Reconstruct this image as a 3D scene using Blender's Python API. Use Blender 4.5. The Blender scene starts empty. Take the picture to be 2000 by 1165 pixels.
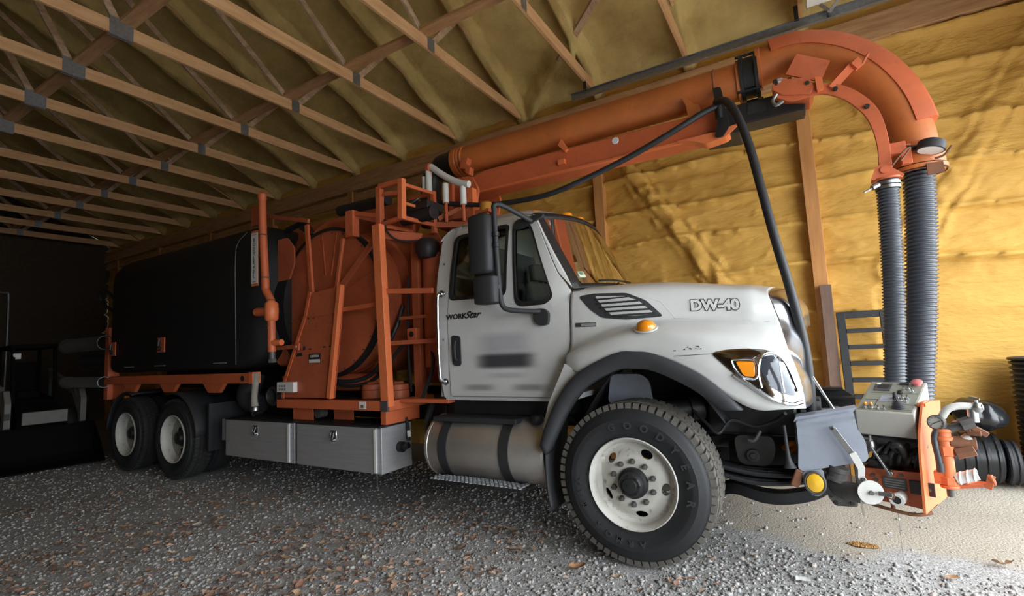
import bpy, bmesh, math, random
import numpy as np
from mathutils import Vector, Matrix, noise
from mathutils.geometry import tessellate_polygon
from mathutils.bvhtree import BVHTree

random.seed(7)
SC = bpy.context.scene
COL = SC.collection
PI = math.pi
V = Vector

# ------------------------------------------------------------------ camera
cam_data = bpy.data.cameras.new('camera')
cam_data.sensor_width = 36.0
cam_data.lens = 956.5 * 36.0 / 2000.0
cam_data.clip_start = 0.02
cam = bpy.data.objects.new('camera', cam_data)
COL.objects.link(cam)
_yaw, _pit, _rol = 0.53263, 0.098879, -0.048633
_f = V((-math.sin(_yaw) * math.cos(_pit), math.cos(_yaw) * math.cos(_pit), math.sin(_pit)))
_r = V((math.cos(_yaw), math.sin(_yaw), 0))
_u = _r.cross(_f)
_r2 = _r * math.cos(_rol) + _u * math.sin(_rol)
_u2 = -_r * math.sin(_rol) + _u * math.cos(_rol)
cam.matrix_world = Matrix(((_r2.x, _u2.x, -_f.x, 1.094), (_r2.y, _u2.y, -_f.y, -3.2875),
                           (_r2.z, _u2.z, -_f.z, 1.5083), (0, 0, 0, 1)))
SC.camera = cam

# ------------------------------------------------------------------ world, light, exposure
SC.view_settings.view_transform = 'Standard'
SC.view_settings.look = 'None'
SC.view_settings.gamma = 1.0
SC.view_settings.use_curve_mapping = False
SC.view_settings.exposure = 3.45
world = bpy.data.worlds.new('overcast_sky')
SC.world = world
world.use_nodes = True
_bg = world.node_tree.nodes['Background']
_bg.inputs[0].default_value = (0.87, 0.94, 1.0, 1)
_bg.inputs[1].default_value = 1.0

def portal(y0, y1, z0, z1, x):
    l = bpy.data.lights.new('doorway_portal', 'AREA')
    l.shape = 'RECTANGLE'
    l.size = y1 - y0
    l.size_y = z1 - z0
    l.cycles.is_portal = True
    o = bpy.data.objects.new('doorway_portal', l)
    o.matrix_world = Matrix(((0, 0, 1, x), (1, 0, 0, (y0 + y1) / 2), (0, 1, 0, (z0 + z1) / 2), (0, 0, 0, 1)))
    COL.objects.link(o)
DOORS = [(-2.0, 2.45), (-5.1, -2.7)]
DOOR_X, DOOR_H = 3.75, 4.25
GAP_H = 3.3                    # the doors hang half open: light comes in below this height
for a, b in DOORS:
    portal(a, b, 0.0, GAP_H, DOOR_X - 0.07)

# ------------------------------------------------------------------ materials
MATS = {}
def mat(name, col, rough=0.6, metal=0.0, var=0.0, vscale=6.0, col2=None, bump=0.0, bscale=40.0, spec=0.5,
        stretch=(1, 1, 1), coat=0.0, dirt=0.0, island=0.0):
    m = bpy.data.materials.new(name)
    m.use_nodes = True
    nt = m.node_tree
    p = nt.nodes['Principled BSDF']
    p.inputs['Base Color'].default_value = (*col, 1)
    p.inputs['Roughness'].default_value = rough
    p.inputs['Metallic'].default_value = metal
    p.inputs['Specular IOR Level'].default_value = spec
    p.inputs['Coat Weight'].default_value = coat
    out = None
    tc = nt.nodes.new('ShaderNodeTexCoord')
    mp = nt.nodes.new('ShaderNodeMapping')
    mp.inputs['Scale'].default_value = stretch
    nt.links.new(tc.outputs['Object'], mp.inputs['Vector'])
    if var > 0 or col2:
        n = nt.nodes.new('ShaderNodeTexNoise')
        n.inputs['Scale'].default_value = vscale
        n.inputs['Detail'].default_value = 6
        n.inputs['Roughness'].default_value = 0.65
        nt.links.new(mp.outputs[0], n.inputs['Vector'])
        r = nt.nodes.new('ShaderNodeValToRGB')
        r.color_ramp.elements[0].position = 0.3
        r.color_ramp.elements[1].position = 0.72
        c2 = col2 or tuple(c * (1 - var) for c in col)
        r.color_ramp.elements[0].color = (*c2, 1)
        r.color_ramp.elements[1].color = (*col, 1)
        nt.links.new(n.outputs['Fac'], r.inputs[0])
        out = r.outputs[0]
    if island > 0:
        g = nt.nodes.new('ShaderNodeNewGeometry')
        hsv = nt.nodes.new('ShaderNodeHueSaturation')
        mr = nt.nodes.new('ShaderNodeMapRange')
        mr.inputs['To Min'].default_value = 1 - island
        mr.inputs['To Max'].default_value = 1 + island
        nt.links.new(g.outputs['Random Per Island'], mr.inputs['Value'])
        nt.links.new(mr.outputs[0], hsv.inputs['Value'])
        if out: nt.links.new(out, hsv.inputs['Color'])
        else: hsv.inputs['Color'].default_value = (*col, 1)
        out = hsv.outputs[0]
    if dirt > 0:      # sparse chips and grime
        n2 = nt.nodes.new('ShaderNodeTexNoise')
        n2.inputs['Scale'].default_value = 23
        n2.inputs['Detail'].default_value = 8
        nt.links.new(tc.outputs['Object'], n2.inputs['Vector'])
        r2 = nt.nodes.new('ShaderNodeValToRGB')
        r2.color_ramp.elements[0].position = 0.60
        r2.color_ramp.elements[0].color = (0, 0, 0, 1)
        r2.color_ramp.elements[1].position = 0.72
        r2.color_ramp.elements[1].color = (dirt, dirt, dirt, 1)
        nt.links.new(n2.outputs['Fac'], r2.inputs[0])
        mx = nt.nodes.new('ShaderNodeMix'); mx.data_type = 'RGBA'
        nt.links.new(r2.outputs[0], mx.inputs['Factor'])
        if out: nt.links.new(out, mx.inputs['A'])
        else: mx.inputs['A'].default_value = (*col, 1)
        mx.inputs['B'].default_value = (0.10, 0.075, 0.055, 1)
        out = mx.outputs['Result']
    if out: nt.links.new(out, p.inputs['Base Color'])
    if bump > 0:
        nb = nt.nodes.new('ShaderNodeTexNoise')
        nb.inputs['Scale'].default_value = bscale
        nb.inputs['Detail'].default_value = 5
        nt.links.new(mp.outputs[0], nb.inputs['Vector'])
        bp = nt.nodes.new('ShaderNodeBump')
        bp.inputs['Strength'].default_value = bump
        bp.inputs['Distance'].default_value = 0.02
        nt.links.new(nb.outputs['Fac'], bp.inputs['Height'])
        nt.links.new(bp.outputs[0], p.inputs['Normal'])
    MATS[name] = m
    return m

def glass(name, tint, gloss=0.9):
    m = bpy.data.materials.new(name); m.use_nodes = True
    nt = m.node_tree
    nt.nodes.clear()
    o = nt.nodes.new('ShaderNodeOutputMaterial')
    t = nt.nodes.new('ShaderNodeBsdfTransparent'); t.inputs[0].default_value = (*tint, 1)
    g = nt.nodes.new('ShaderNodeBsdfGlossy'); g.inputs[0].default_value = (gloss, gloss, gloss, 1); g.inputs['Roughness'].default_value = 0.02
    f = nt.nodes.new('ShaderNodeFresnel'); f.inputs[0].default_value = 1.5
    mx = nt.nodes.new('ShaderNodeMixShader')
    nt.links.new(f.outputs[0], mx.inputs[0]); nt.links.new(t.outputs[0], mx.inputs[1]); nt.links.new(g.outputs[0], mx.inputs[2])
    nt.links.new(mx.outputs[0], o.inputs[0])
    return m

WHITE = mat('white_paint', (0.63, 0.63, 0.615), 0.32, var=0.10, vscale=3, coat=0.25)
WHITE2 = mat('white_wheel_paint', (0.66, 0.64, 0.58), 0.5, var=0.18, vscale=5, dirt=0.5)
ORANGE = mat('orange_paint', (0.66, 0.15, 0.055), 0.5, var=0.22, vscale=4, dirt=0.25)
ORANGE_D = mat('faded_orange_paint', (0.56, 0.135, 0.055), 0.55, var=0.30, vscale=3, dirt=0.4)
ORANGE_P = mat('dusty_orange_pipe', (0.66, 0.19, 0.045), 0.5, var=0.35, vscale=2.2, dirt=0.2)
ORANGE_B = mat('bright_orange_paint', (0.80, 0.20, 0.07), 0.45, var=0.12, vscale=8)
BLKPOLY = mat('black_polyethylene', (0.012, 0.012, 0.013), 0.62, spec=0.3)
BLACK = mat('black_painted_metal', (0.018, 0.018, 0.019), 0.5, var=0.3, vscale=9)
PLASTIC = mat('black_textured_plastic', (0.028, 0.029, 0.032), 0.6, bump=0.05, bscale=300)
FLARE = mat('grey_black_rubber_flare', (0.045, 0.047, 0.052), 0.55, var=0.25, vscale=7)
RUBBER = mat('tyre_rubber', (0.022, 0.023, 0.025), 0.62, var=0.3, vscale=9, bump=0.05, bscale=60)
TREAD = mat('dusty_lit_tread_rubber', (0.155, 0.14, 0.12), 0.85, var=0.45, vscale=14)  # pale tone holds both gravel dust and the light on the tread
HOSE = mat('black_hose_rubber', (0.02, 0.021, 0.024), 0.5)
CORR = mat('grey_corrugated_hose', (0.055, 0.060, 0.072), 0.32)
CHROME = mat('chrome', (0.80, 0.82, 0.86), 0.10, 1.0)
STEEL = mat('bare_steel', (0.42, 0.42, 0.42), 0.38, 1.0, var=0.25, vscale=12)
ALU = mat('brushed_aluminium', (0.46, 0.46, 0.47), 0.55, 0.45, var=0.18, vscale=3, stretch=(1, 1, 14))
TANKALU = mat('dull_aluminium', (0.58, 0.55, 0.51), 0.45, 0.75, var=0.22, vscale=3)
GALV = mat('galvanised_steel', (0.40, 0.42, 0.44), 0.40, 0.8, var=0.3, vscale=30)
LAMPGREY = mat('lamp_reflector_grey', (0.07, 0.074, 0.085), 0.5, 0.0)
GREYPAINT = mat('blue_grey_painted_steel', (0.36, 0.39, 0.46), 0.42, 0.1, var=0.18, vscale=5, dirt=0.15)
CREAM = mat('cream_enclosure', (0.50, 0.48, 0.43), 0.5, var=0.12, vscale=7)
PANEL = mat('olive_grey_control_face', (0.27, 0.27, 0.22), 0.55, var=0.15, vscale=10)
AMBER = mat('amber_lens', (0.80, 0.26, 0.01), 0.2, coat=0.5)
YELLOW = mat('yellow_lens', (0.85, 0.48, 0.03), 0.25, coat=0.4)
RED = mat('faded_red_plastic', (0.62, 0.17, 0.17), 0.5)
PVC = mat('white_pvc', (0.74, 0.73, 0.69), 0.5, var=0.1)
PAPER = mat('white_label', (0.75, 0.75, 0.74), 0.6)
INK = mat('black_ink', (0.02, 0.02, 0.02), 0.6)
GREYINK = mat('grey_ink', (0.25, 0.25, 0.26), 0.6)
DARKGREASE = mat('greasy_dark_iron', (0.030, 0.028, 0.026), 0.5, var=0.4, vscale=10)
IRON = mat('weathered_iron', (0.13, 0.125, 0.12), 0.55, 0.4, var=0.4, vscale=14)
CANVAS = mat('grey_canvas_hose', (0.34, 0.31, 0.26), 0.9, var=0.3, vscale=10)
RUST = mat('rusty_steel', (0.24, 0.10, 0.05), 0.8, var=0.4, vscale=12)
SEAT = mat('grey_seat_cloth', (0.13, 0.13, 0.14), 0.9)
WOOD = mat('fir_lumber', (0.74, 0.45, 0.23), 0.7, col2=(0.56, 0.30, 0.13), vscale=2.2, stretch=(9, 1.2, 9))
WOODX = mat('fir_lumber_lengthwise', (0.62, 0.36, 0.17), 0.7, col2=(0.38, 0.19, 0.08), vscale=2.2, stretch=(1.2, 9, 9))
WOODZ = mat('fir_lumber_upright', (0.60, 0.285, 0.095), 0.7, col2=(0.44, 0.19, 0.055), vscale=2.2, stretch=(9, 9, 1.0))
WOODW = mat('weathered_web_lumber', (0.60, 0.42, 0.27), 0.75, col2=(0.30, 0.18, 0.10), vscale=5, stretch=(6, 2, 3))
WOODB = mat('dark_brown_board', (0.20, 0.12, 0.085), 0.8, col2=(0.13, 0.08, 0.06), vscale=3, stretch=(8, 8, 1))
FOAM = mat('yellow_spray_foam', (0.68, 0.395, 0.085), 0.72, col2=(0.54, 0.295, 0.055), vscale=2.4, bump=0.7, bscale=20, stretch=(0.6, 1, 1.6))
DARKBOARD = mat('bounce_damping_boards', (0.085, 0.060, 0.035), 0.8, var=0.4, vscale=2, stretch=(1, 6, 6))  # tone darkened so these walls bounce less light indoors
FOAMR = mat('olive_roof_foam', (0.66, 0.48, 0.18), 0.78, col2=(0.42, 0.30, 0.10), vscale=2.4, bump=0.6, bscale=16)
VENTLIGHT = mat('pale_grey_vent_duct', (0.50, 0.50, 0.49), 0.5)
DOORWHITE = mat('white_door_panel', (0.78, 0.78, 0.76), 0.5)
SATIN = mat('satin_chrome', (0.60, 0.62, 0.66), 0.24, 1.0)
SHADEBLACK = mat('shade_black_paint', (0.006, 0.0055, 0.005), 0.9, spec=0.1)  # near black puts the deep shade around the loader into its colour
FILM = mat('black_plastic_film', (0.015, 0.016, 0.018), 0.22)
GLASS = glass('window_glass', (0.62, 0.66, 0.62))
WSGLASS = glass('windshield_glass', (0.70, 0.72, 0.66))
LENS = glass('clear_lens', (0.9, 0.92, 0.95), 0.5)
LAMPWHITE = mat('white_lamp_face', (0.85, 0.85, 0.82), 0.3)
DRIVE = mat('pale_bounce_ground', (0.56, 0.55, 0.53), 0.9, var=0.25, vscale=3)  # outdoor ground out of view, paled to bounce light up to the roof
MAROON = mat('maroon_paint', (0.14, 0.045, 0.03), 0.6, var=0.3)
WHEELDISC = mat('shaded_grimy_disc', (0.30, 0.285, 0.25), 0.6, var=0.35, vscale=8, dirt=0.6)  # grey puts the shade inside the wheel dish into the colour, plus grime specks
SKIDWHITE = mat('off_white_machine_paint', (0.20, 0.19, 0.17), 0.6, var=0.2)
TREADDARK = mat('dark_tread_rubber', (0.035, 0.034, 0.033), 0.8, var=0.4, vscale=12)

# ------------------------------------------------------------------ mesh builder
APART = {'fender_flare', 'body_rail', 'hydraulic_hoses', 'cross_strut', 'shelf_bracket', 'plate_fold', 'pipe_tee', 'tail_post', 'wiring', 'rail_core', 'turret_ear', 'joint_bolt', 'hose_hook', 'shackle', 'clamp_lever', 'deck_fitting', 'manifold_fitting', 'white_cap', 'disc_axle'}
class B:
    def __init__(s):
        s.v = []; s.f = []
    def add(s, vs, fs):
        o = len(s.v)
        s.v.extend([tuple(p) for p in vs])
        s.f.extend([tuple(i + o for i in f) for f in fs])
        return s
    def box(s, c, d, M=None):
        x, y, z = d[0] / 2, d[1] / 2, d[2] / 2
        pts = [V((a * x, b * y, e * z)) for e in (-1, 1) for b in (-1, 1) for a in (-1, 1)]
        if M is not None: pts = [M @ p for p in pts]
        pts = [p + V(c) for p in pts]
        return s.add(pts, [(0, 2, 3, 1), (4, 5, 7, 6), (0, 1, 5, 4), (2, 6, 7, 3), (0, 4, 6, 2), (1, 3, 7, 5)])
    def box2(s, a, b):
        return s.box([(a[i] + b[i]) / 2 for i in range(3)], [abs(b[i] - a[i]) for i in range(3)])
    def beam(s, p0, p1, w, h, up=(0, 0, 1)):
        p0, p1 = V(p0), V(p1)
        d = (p1 - p0).normalized(); up = V(up)
        sd = d.cross(up)
        if sd.length < 1e-4: sd = d.cross(V((0, 1, 0)))
        sd.normalize(); u = sd.cross(d).normalized()
        vs = []
        for p in (p0, p1):
            for a, b in ((-1, -1), (1, -1), (1, 1), (-1, 1)):
                vs.append(p + sd * (a * w / 2) + u * (b * h / 2))
        return s.add(vs, [(0, 1, 2, 3), (7, 6, 5, 4), (0, 4, 5, 1), (1, 5, 6, 2), (2, 6, 7, 3), (3, 7, 4, 0)])
    def tube(s, pts, r, n=10, smooth=0, caps=True, closed=False):
        pts = [V(p) for p in pts]
        if smooth: pts = crv(pts, smooth, closed)
        rr = r if callable(r) else (lambda t: r)
        m = len(pts)
        prev = None; base = len(s.v)
        for i, p in enumerate(pts):
            if closed: d = pts[(i + 1) % m] - pts[i - 1]
            elif i == 0: d = pts[1] - p
            elif i == m - 1: d = p - pts[i - 1]
            else: d = (pts[i + 1] - p).normalized() + (p - pts[i - 1]).normalized()
            d.normalize()
            if prev is None:
                a = V((0, 0, 1)) if abs(d.z) < 0.9 else V((1, 0, 0))
                x = d.cross(a).normalized()
            else:
                x = prev - d * prev.dot(d); x.normalize()
            prev = x
            y = d.cross(x)
            q = rr(i / max(1, m - 1))
            for k in range(n):
                an = 2 * PI * k / n
                s.v.append(tuple(p + x * math.cos(an) * q + y * math.sin(an) * q))
        for i in range(m if closed else m - 1):
            j = (i + 1) % m
            for k in range(n):
                l = (k + 1) % n
                s.f.append((base + i * n + k, base + i * n + l, base + j * n + l, base + j * n + k))
        if caps and not closed:
            s.f.append(tuple(base + k for k in reversed(range(n))))
            s.f.append(tuple(base + (m - 1) * n + k for k in range(n)))
        return s
    def cyl(s, p0, p1, r, n=16, r1=None):
        r1 = r if r1 is None else r1
        return s.tube([p0, p1], lambda t: r + (r1 - r) * t, n)
    def lathe(s, prof, c, axis='y', n=32, closed=False, capends=False):
        """prof: (radius, offset along axis)"""
        c = V(c); base = len(s.v); m = len(prof)
        for k in range(n):
            a = 2 * PI * k / n; ca, sa = math.cos(a), math.sin(a)
            for r, t in prof:
                if axis == 'y': p = V((r * ca, t, r * sa))
                elif axis == 'x': p = V((t, r * ca, r * sa))
                elif axis == 'z': p = V((r * ca, r * sa, t))
                else: p = axis @ V((r * ca, r * sa, t))
                s.v.append(tuple(c + p))
        for k in range(n):
            l = (k + 1) % n
            for i in range(m if closed else m - 1):
                j = (i + 1) % m
                s.f.append((base + k * m + i, base + k * m + j, base + l * m + j, base + l * m + i))
        if capends:
            s.f.append(tuple(base + k * m for k in range(n)))
            s.f.append(tuple(base + k * m + m - 1 for k in reversed(range(n))))
        return s
    def plate(s, outer, holes, T, t, cutu=(), cutv=()):
        """flat outline with holes, cut into strips, mapped by T(u, v, offset), thickness t"""
        loops = [outer] + list(holes)
        flat = [V((p[0], p[1], 0)) for l in loops for p in l]
        tris = tessellate_polygon([[V((p[0], p[1], 0)) for p in l] for l in loops])
        bm = bmesh.new()
        bv = [bm.verts.new(p) for p in flat]
        for tr in tris:
            try: bm.faces.new([bv[i] for i in tr])
            except ValueError: pass
        for val, nrm in [(u, (1, 0, 0)) for u in cutu] + [(w, (0, 1, 0)) for w in cutv]:
            bmesh.ops.bisect_plane(bm, geom=bm.verts[:] + bm.edges[:] + bm.faces[:],
                                   plane_co=V(nrm) * val, plane_no=nrm)
        bmesh.ops.recalc_face_normals(bm, faces=bm.faces[:])
        bm.verts.index_update()
        uv = [(v.co.x, v.co.y) for v in bm.verts]
        n = len(uv)
        fs = [tuple(v.index for v in f.verts) for f in bm.faces]
        if bm.faces and sum(f.normal.z for f in bm.faces) < 0: fs = [tuple(reversed(f)) for f in fs]
        be = []
        dirs = {}
        for f in fs:
            for i in range(len(f)): dirs[(f[i], f[(i + 1) % len(f)])] = 1
        for (a, b) in list(dirs):
            if (b, a) not in dirs: be.append((a, b))
        bm.free()
        if t == 0:
            return s.add([T(u, w, 0) for u, w in uv], fs)
        vs = [T(u, w, 0) for u, w in uv] + [T(u, w, t) for u, w in uv]
        ff = fs + [tuple(i + n for i in reversed(f)) for f in fs] + [(b, a, a + n, b + n) for a, b in be]
        return s.add(vs, ff)
    def prism(s, poly, y0, y1, axis='y'):
        mp = {'y': lambda u, w, o: V((u, y0 + o, w)), 'x': lambda u, w, o: V((y0 + o, u, w)), 'z': lambda u, w, o: V((u, w, y0 + o))}[axis]
        return s.plate(poly, [], mp, y1 - y0)
    def grid(s, P, closed_u=False):
        nu, nv = len(P), len(P[0])
        vs = [p for row in P for p in row]
        fs = [(i * nv + j, i * nv + j + 1, (i + 1) % nu * nv + j + 1, (i + 1) % nu * nv + j)
              for i in range(nu if closed_u else nu - 1) for j in range(nv - 1)]
        return s.add(vs, fs)
    def clusters(s):
        par = list(range(len(s.v)))
        def fd(i):
            while par[i] != i:
                par[i] = par[par[i]]; i = par[i]
            return i
        for f in s.f:
            for k in f[1:]: par[fd(k)] = fd(f[0])
        g = {}
        for i in range(len(s.v)): g.setdefault(fd(i), []).append(i)
        gs = list(g.values())
        bb = [([min(s.v[i][k] for i in c) for k in range(3)], [max(s.v[i][k] for i in c) for k in range(3)]) for c in gs]
        q = list(range(len(gs)))
        def fq(i):
            while q[i] != i: i = q[i]
            return i
        for i in range(len(gs)):
            for j in range(i):
                if all(bb[i][0][k] <= bb[j][1][k] + .012 and bb[j][0][k] <= bb[i][1][k] + .012 for k in range(3)): q[fq(i)] = fq(j)
        out = {}
        for i, c in enumerate(gs): out.setdefault(fq(i), []).extend(c)
        return sorted(out.values(), key=len, reverse=True)
    def build(s, name, m, parent=None, bevel=0.0, smooth=40, solid=0.0, sub=0, fix=True):
        if name in APART:                       # separate pieces become separate parts
            cl = s.clusters()
            if len(cl) > 1:
                objs = []
                for c in cl:
                    ix = {i: k for k, i in enumerate(sorted(c))}
                    b = B(); b.v = [s.v[i] for i in sorted(c)]; b.f = [tuple(ix[i] for i in f) for f in s.f if f[0] in ix]
                    objs.append(b.build(name, m, parent, bevel, smooth, solid, sub, fix))
                return objs[0]
        me = bpy.data.meshes.new(name)
        me.from_pydata(s.v, [], s.f)
        me.materials.append(m)
        if fix:
            bm = bmesh.new(); bm.from_mesh(me)
            bmesh.ops.recalc_face_normals(bm, faces=bm.faces[:])
            bm.to_mesh(me); bm.free()
        if smooth:
            me.shade_smooth()
            me.set_sharp_from_angle(angle=math.radians(smooth))
        o = bpy.data.objects.new(name, me)
        COL.objects.link(o)
        if solid:
            md = o.modifiers.new('thickness', 'SOLIDIFY'); md.thickness = abs(solid); md.offset = -1 if solid > 0 else 1
        if bevel:
            md = o.modifiers.new('edge', 'BEVEL'); md.width = bevel; md.segments = 2; md.limit_method = 'ANGLE'; md.angle_limit = math.radians(50)
        if parent: adopt(o, parent)
        return o

def worldpos(o):
    p = V(o.location)
    return p
def adopt(o, parent):
    o.parent = parent
    o.matrix_parent_inverse = Matrix.Translation(-parent['_o'] if '_o' in parent else V((0, 0, 0)))
ORIG = {}
def adopt(o, parent):
    o.parent = parent
    o.matrix_parent_inverse = Matrix.Translation(-ORIG.get(parent.name, V((0, 0, 0))))
def thing(name, label, cat, loc=(0, 0, 0), group=None, kind=None):
    o = bpy.data.objects.new(name, None); COL.objects.link(o)
    o.location = loc; ORIG[o.name] = V(loc)
    o.empty_display_size = 0.2
    return tag(o, label, cat, group, kind)
def tag(o, label=None, cat=None, group=None, kind=None):
    if label: o['label'] = label
    if cat: o['category'] = cat
    if group: o['group'] = group
    if kind: o['kind'] = kind
    return o
def crv(pts, n, closed=False):
    out = []; m = len(pts)
    for i in range(m if closed else m - 1):
        if closed: p0, p1, p2, p3 = pts[i - 1], pts[i], pts[(i + 1) % m], pts[(i + 2) % m]
        else:
            p1, p2 = pts[i], pts[i + 1]
            p0 = pts[i - 1] if i > 0 else p1 * 2 - p2
            p3 = pts[i + 2] if i + 2 < m else p2 * 2 - p1
        for k in range(n):
            t = k / n
            out.append(0.5 * ((2 * p1) + (p2 - p0) * t + (2 * p0 - 5 * p1 + 4 * p2 - p3) * t * t + (3 * p1 - p0 - 3 * p2 + p3) * t ** 3))
    if not closed: out.append(pts[-1].copy())
    return out
def c2(pts, n, closed=False):
    return [(p.x, p.y) for p in crv([V((a, b, 0)) for a, b in pts], n, closed)]
def rnd(poly, r, n=4):
    out = []; m = len(poly)
    for i in range(m):
        p = V(poly[i]).to_3d() if len(poly[i]) == 2 else V(poly[i])
        a = V((*poly[i - 1][:2], 0)); b = V((*poly[(i + 1) % m][:2], 0)); p = V((*poly[i][:2], 0))
        rr = poly[i][2] if len(poly[i]) > 2 else r
        da = (a - p); db = (b - p)
        q = min(rr, da.length * 0.45, db.length * 0.45)
        s0 = p + da.normalized() * q; s1 = p + db.normalized() * q
        for k in range(n + 1):
            t = k / n
            w = s0 * (1 - t) ** 2 + p * 2 * t * (1 - t) + s1 * t * t
            out.append((w.x, w.y))
    return out
def loft(rows, nu=4, nv=4):
    rows = [[V(p) for p in r] for r in rows]
    rows = [crv(r, nv) for r in rows]
    cols = [crv(list(c), nu) for c in zip(*rows)]
    return [list(r) for r in zip(*cols)]
def ell(cx, cy, rx, ry, n=24, a0=0):
    return [(cx + rx * math.cos(2 * PI * k / n) * math.cos(a0) - ry * math.sin(2 * PI * k / n) * math.sin(a0),
             cy + rx * math.cos(2 * PI * k / n) * math.sin(a0) + ry * math.sin(2 * PI * k / n) * math.cos(a0)) for k in range(n)]
def text(name, body, size, M, m, parent, ext=0.002, offs=0.0, align='CENTER', warp=None, sx=1.0, shear=0.0, space=1.0):
    """lettering; M maps (right, up, out of surface) to the world"""
    cu = bpy.data.curves.new(name, 'FONT')
    cu.body = body; cu.size = size; cu.extrude = ext; cu.offset = offs; cu.align_x = align; cu.align_y = 'CENTER'
    cu.resolution_u = 3; cu.shear = shear; cu.space_character = space
    t = bpy.data.objects.new(name, cu)
    me = bpy.data.meshes.new_from_object(t)
    bpy.data.objects.remove(t)
    for v in me.vertices:
        c = v.co; c = V((c.x * sx, c.y, c.z))
        v.co = warp(c) if warp else M @ c
    me.materials.clear(); me.materials.append(m)
    o = bpy.data.objects.new(name, me); COL.objects.link(o)
    if parent: adopt(o, parent)
    return o
def frame(origin, right, up):
    r = V(right).normalized(); u = V(up); u = (u - r * u.dot(r)).normalized(); n = r.cross(u)
    o = V(origin)
    return Matrix(((r.x, u.x, n.x, o.x), (r.y, u.y, n.y, o.y), (r.z, u.z, n.z, o.z), (0, 0, 0, 1)))
def lerp(x, xs, ys):
    return float(np.interp(x, xs, ys))
def child_copy(o, parent, M=None):
    c = o.copy(); COL.objects.link(c); c.parent = parent
    return c
# ------------------------------------------------------------------ the building
WY = 3.05                       # foam face of the wall behind the truck
X0, X1, YF = -16.5, DOOR_X, -9.2
TRUSS_X = [1.37 - 1.217 * k for k in range(15)]
def roof_z(y):                  # underside line of the top chords
    return 4.93 + 0.43 * (3.0 - y) if y > -3.1 else 4.93 + 0.43 * (3.0 + 6.2 + y)
def N(x, y, z=0.0): return noise.noise(V((x, y, z)))
def FB(x, y, z=0.0):
    return N(x, y, z) * 0.6 + N(2.1 * x, 2.1 * y, z + 5) * 0.3 + N(4.3 * x, 4.3 * y, z + 9) * 0.15
def segd(px, py, a, b):
    ax, ay = a; bx, by = b
    t = max(0, min(1, ((px - ax) * (bx - ax) + (py - ay) * (by - ay)) / ((bx - ax) ** 2 + (by - ay) ** 2)))
    return math.hypot(px - ax - t * (bx - ax), py - ay - t * (by - ay)), t

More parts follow.
